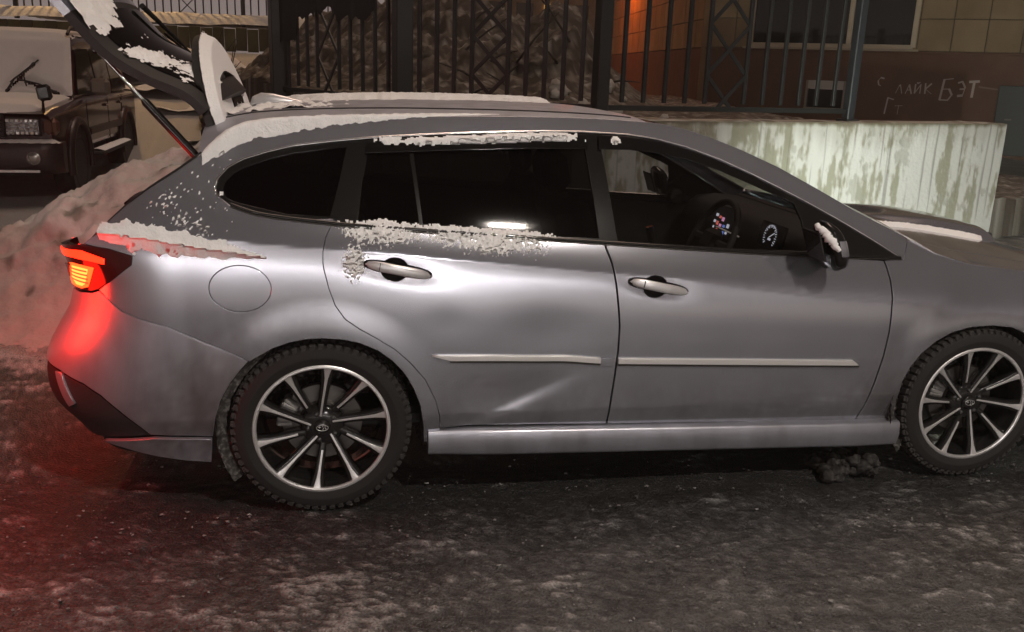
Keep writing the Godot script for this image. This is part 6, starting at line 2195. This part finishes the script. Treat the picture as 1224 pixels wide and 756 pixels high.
	# lit block seen through the gap between heap and building
	var fb := thing("far_apartment_block", "far lit apartment block glimpsed between the heap and tan building", "building")
	var mb := MB.new()
	mb.box(Vector3(9.8, 4.0, -48.0), Vector3(14.0, 8.0, 6.0), 0.02)
	obj("wall", mb, plaster(0.35, 0.28, 0.20, 81), fb)
	for j in 3:
		for i in 9:
			mb = MB.new()
			mb.box(Vector3(3.8 + 1.5 * i, 1.7 + 2.6 * j, -44.97), Vector3(0.9, 1.3, 0.06), 0.01)
			obj("window", mb, M.lit_window if (i * 5 + j * 7) % 4 == 0 else M.black_gloss, fb)

const SLOPE_E := 25.0
const STREET_E := 1700.0

func street_lamp(at: Vector3, dir: Vector3, label: String, col: Color, e: float, h: float) -> void:
	var t := thing("street_lamp", label, "lamp", at)
	dir = dir.normalized()
	var mb := MB.new()
	mb.tube([Vector3.ZERO, Vector3(0, h * 0.5, 0), Vector3(0, h, 0)], [0.09, 0.07, 0.05], 12)
	mb.tube([Vector3.ZERO, Vector3(0, 0.5, 0)], [0.12, 0.12], 12)
	obj("pole", mb, M.iron, t)
	mb = MB.new()
	mb.tube([Vector3(0, h, 0), Vector3(0, h + 0.25, 0) + dir * 0.5, Vector3(0, h + 0.3, 0) + dir * 1.2], [0.045, 0.04, 0.035], 10)
	obj("arm", mb, M.iron, t)
	var bs := Basis(dir.cross(Vector3.UP), Vector3.UP, -dir).orthonormalized()
	var c := Vector3(0, h + 0.28, 0) + dir * 1.4
	mb = MB.new()
	mb.box(c, Vector3(0.28, 0.09, 0.62), 0.03, bs)
	obj("lamp_head", mb, M.iron, t)
	mb = MB.new()
	mb.box(c - Vector3(0, 0.052, 0), Vector3(0.22, 0.02, 0.5), 0.008, bs)
	obj("lamp_glass", mb, glow(col, 8.0), t)
	var o := SpotLight3D.new()
	o.name = "street_lamp_light"
	o.light_color = col; o.light_energy = e; o.light_size = 0.15
	o.spot_angle = 82; o.spot_range = 80; o.spot_attenuation = 2; o.spot_angle_attenuation = 0.6; o.shadow_enabled = true
	add_child(o, true)
	o.position = at + c - Vector3(0, 0.09, 0)
	o.rotation = Vector3(-PI / 2, 0, 0)

func led_lamp(foot: Vector3, head: Vector3) -> void:
	var t := thing("led_street_lamp", "street lamp with four bright segments standing just behind the photographer", "lamp", foot)
	var hd := head - foot
	var top := Vector3(0, hd.y - 0.2, 0)
	var mb := MB.new()
	mb.tube([Vector3.ZERO, top * 0.5, top], [0.085, 0.07, 0.05], 12)
	mb.tube([Vector3.ZERO, Vector3(0, 0.5, 0)], [0.12, 0.12], 12)
	obj("pole", mb, M.iron, t)
	mb = MB.new()
	mb.tube([top, top.lerp(hd, 0.5) + Vector3(0, 0.16, 0), hd + Vector3(0, 0.09, 0)], [0.04, 0.035, 0.03], 10)
	obj("arm", mb, M.iron, t)
	mb = MB.new()
	mb.box(hd + Vector3(0, 0.06, 0), Vector3(0.86, 0.08, 0.28), 0.025)
	obj("lamp_head", mb, M.iron, t)
	for k in 4:
		mb = MB.new()
		mb.box(hd + Vector3(-0.18 + 0.12 * k, 0.01, 0), Vector3(0.085, 0.02, 0.06), 0.005)
		obj("lamp_segment", mb, glow(Color(1.0, 0.95, 0.88), 3.5), t)
	var o := AreaLight3D.new()
	o.name = "led_street_lamp_light"
	o.light_color = Color(1.0, 0.95, 0.90); o.light_energy = LED_E; o.area_size = Vector2(0.46, 0.05); o.area_normalize_energy = true
	o.area_range = 60; o.area_attenuation = 2; o.shadow_enabled = true
	add_child(o, true)
	o.position = head - Vector3(0, 0.012, 0)
	o.rotation = Vector3(-PI / 2, 0, 0)

const LED_E := 40.0

# ================================================================= scene
func _ready() -> void:
	rng.seed = 20240117
	n_big.seed = 3; n_big.frequency = 0.03; n_big.fractal_octaves = 4
	n_mid.seed = 7; n_mid.frequency = 0.05; n_mid.fractal_octaves = 4
	n_fine.seed = 13; n_fine.frequency = 0.09; n_fine.fractal_octaves = 3
	# camera
	var cam := Camera3D.new()
	cam.position = Vector3(0.0754, 1.623, 4.0162)
	cam.rotation = Vector3(-0.2676, -0.1937, 0.0347)
	cam.fov = 38.58; cam.near = 0.05; cam.far = 1200
	add_child(cam); cam.current = true
	# sky: low cloud lit from below by the town
	var env := Environment.new()
	env.background_mode = Environment.BG_SKY
	var sky := Sky.new()
	var sm_ := ProceduralSkyMaterial.new()
	sm_.sky_top_color = Color(0.192, 0.150, 0.140)
	sm_.sky_horizon_color = Color(0.62, 0.57, 0.56)
	sm_.ground_horizon_color = Color(0.25, 0.22, 0.20)
	sm_.ground_bottom_color = Color(0.12, 0.11, 0.10)
	sm_.sky_curve = 0.09; sm_.sun_angle_max = 0.0
	sky.sky_material = sm_
	env.sky = sky
	env.background_energy_multiplier = 0.75
	env.tonemap_mode = Environment.TONE_MAPPER_LINEAR
	env.tonemap_exposure = 1.35
	env.sdfgi_enabled = true; env.ssao_enabled = true; env.ssil_enabled = true
	env.fog_enabled = true; env.fog_density = FOG; env.fog_light_color = Color(0.85, 0.83, 0.80)
	var we := WorldEnvironment.new(); we.environment = env; add_child(we)
	# faint broad light of the bright cloud behind the photographer
	var sun := DirectionalLight3D.new()
	sun.light_color = Color(1.0, 0.86, 0.77); sun.light_energy = SUN_E; sun.light_angular_distance = 25; sun.shadow_enabled = true
	sun.rotation = Vector3(deg_to_rad(-66), deg_to_rad(148), 0)
	add_child(sun)
	make_materials()
	M.twig = mat(lin(0.045, 0.035, 0.028), 0.9)
	M.snow_dirty = mat(lin(0.42, 0.39, 0.35), 0.85)
	M.plank_a = plaster(0.13, 0.12, 0.055, 71)
	M.plank_b = plaster(0.09, 0.085, 0.045, 72)
	M.lit_window = glow(Color(1.0, 0.75, 0.4), 1.2)
	build_ground()
	build_snow_bank()
	build_terrace()
	build_wall()
	build_building()
	build_far_left()
	street_lamp(Vector3(-7.0, 0, 34.0), Vector3(0.1, 0, -1), "street lamp far behind the photographer, off towards the car's tail", Color(1.0, 0.97, 0.96), STREET_E, 6.0)
	street_lamp(Vector3(3.5, 0, 30.0), Vector3(-0.1, 0, -1), "street lamp far behind the photographer, square to the car's doors", Color(1.0, 0.97, 0.96), STREET_E, 6.0)
	led_lamp(Vector3(4.6, 0, 8.2), Vector3(2.95, 7.3, 6.9))
	build_fence()
	build_suv()
	build_car()
	build_slush()
	build_crumbs()

const SUN_E := 0.19
const FOG := 0.0022
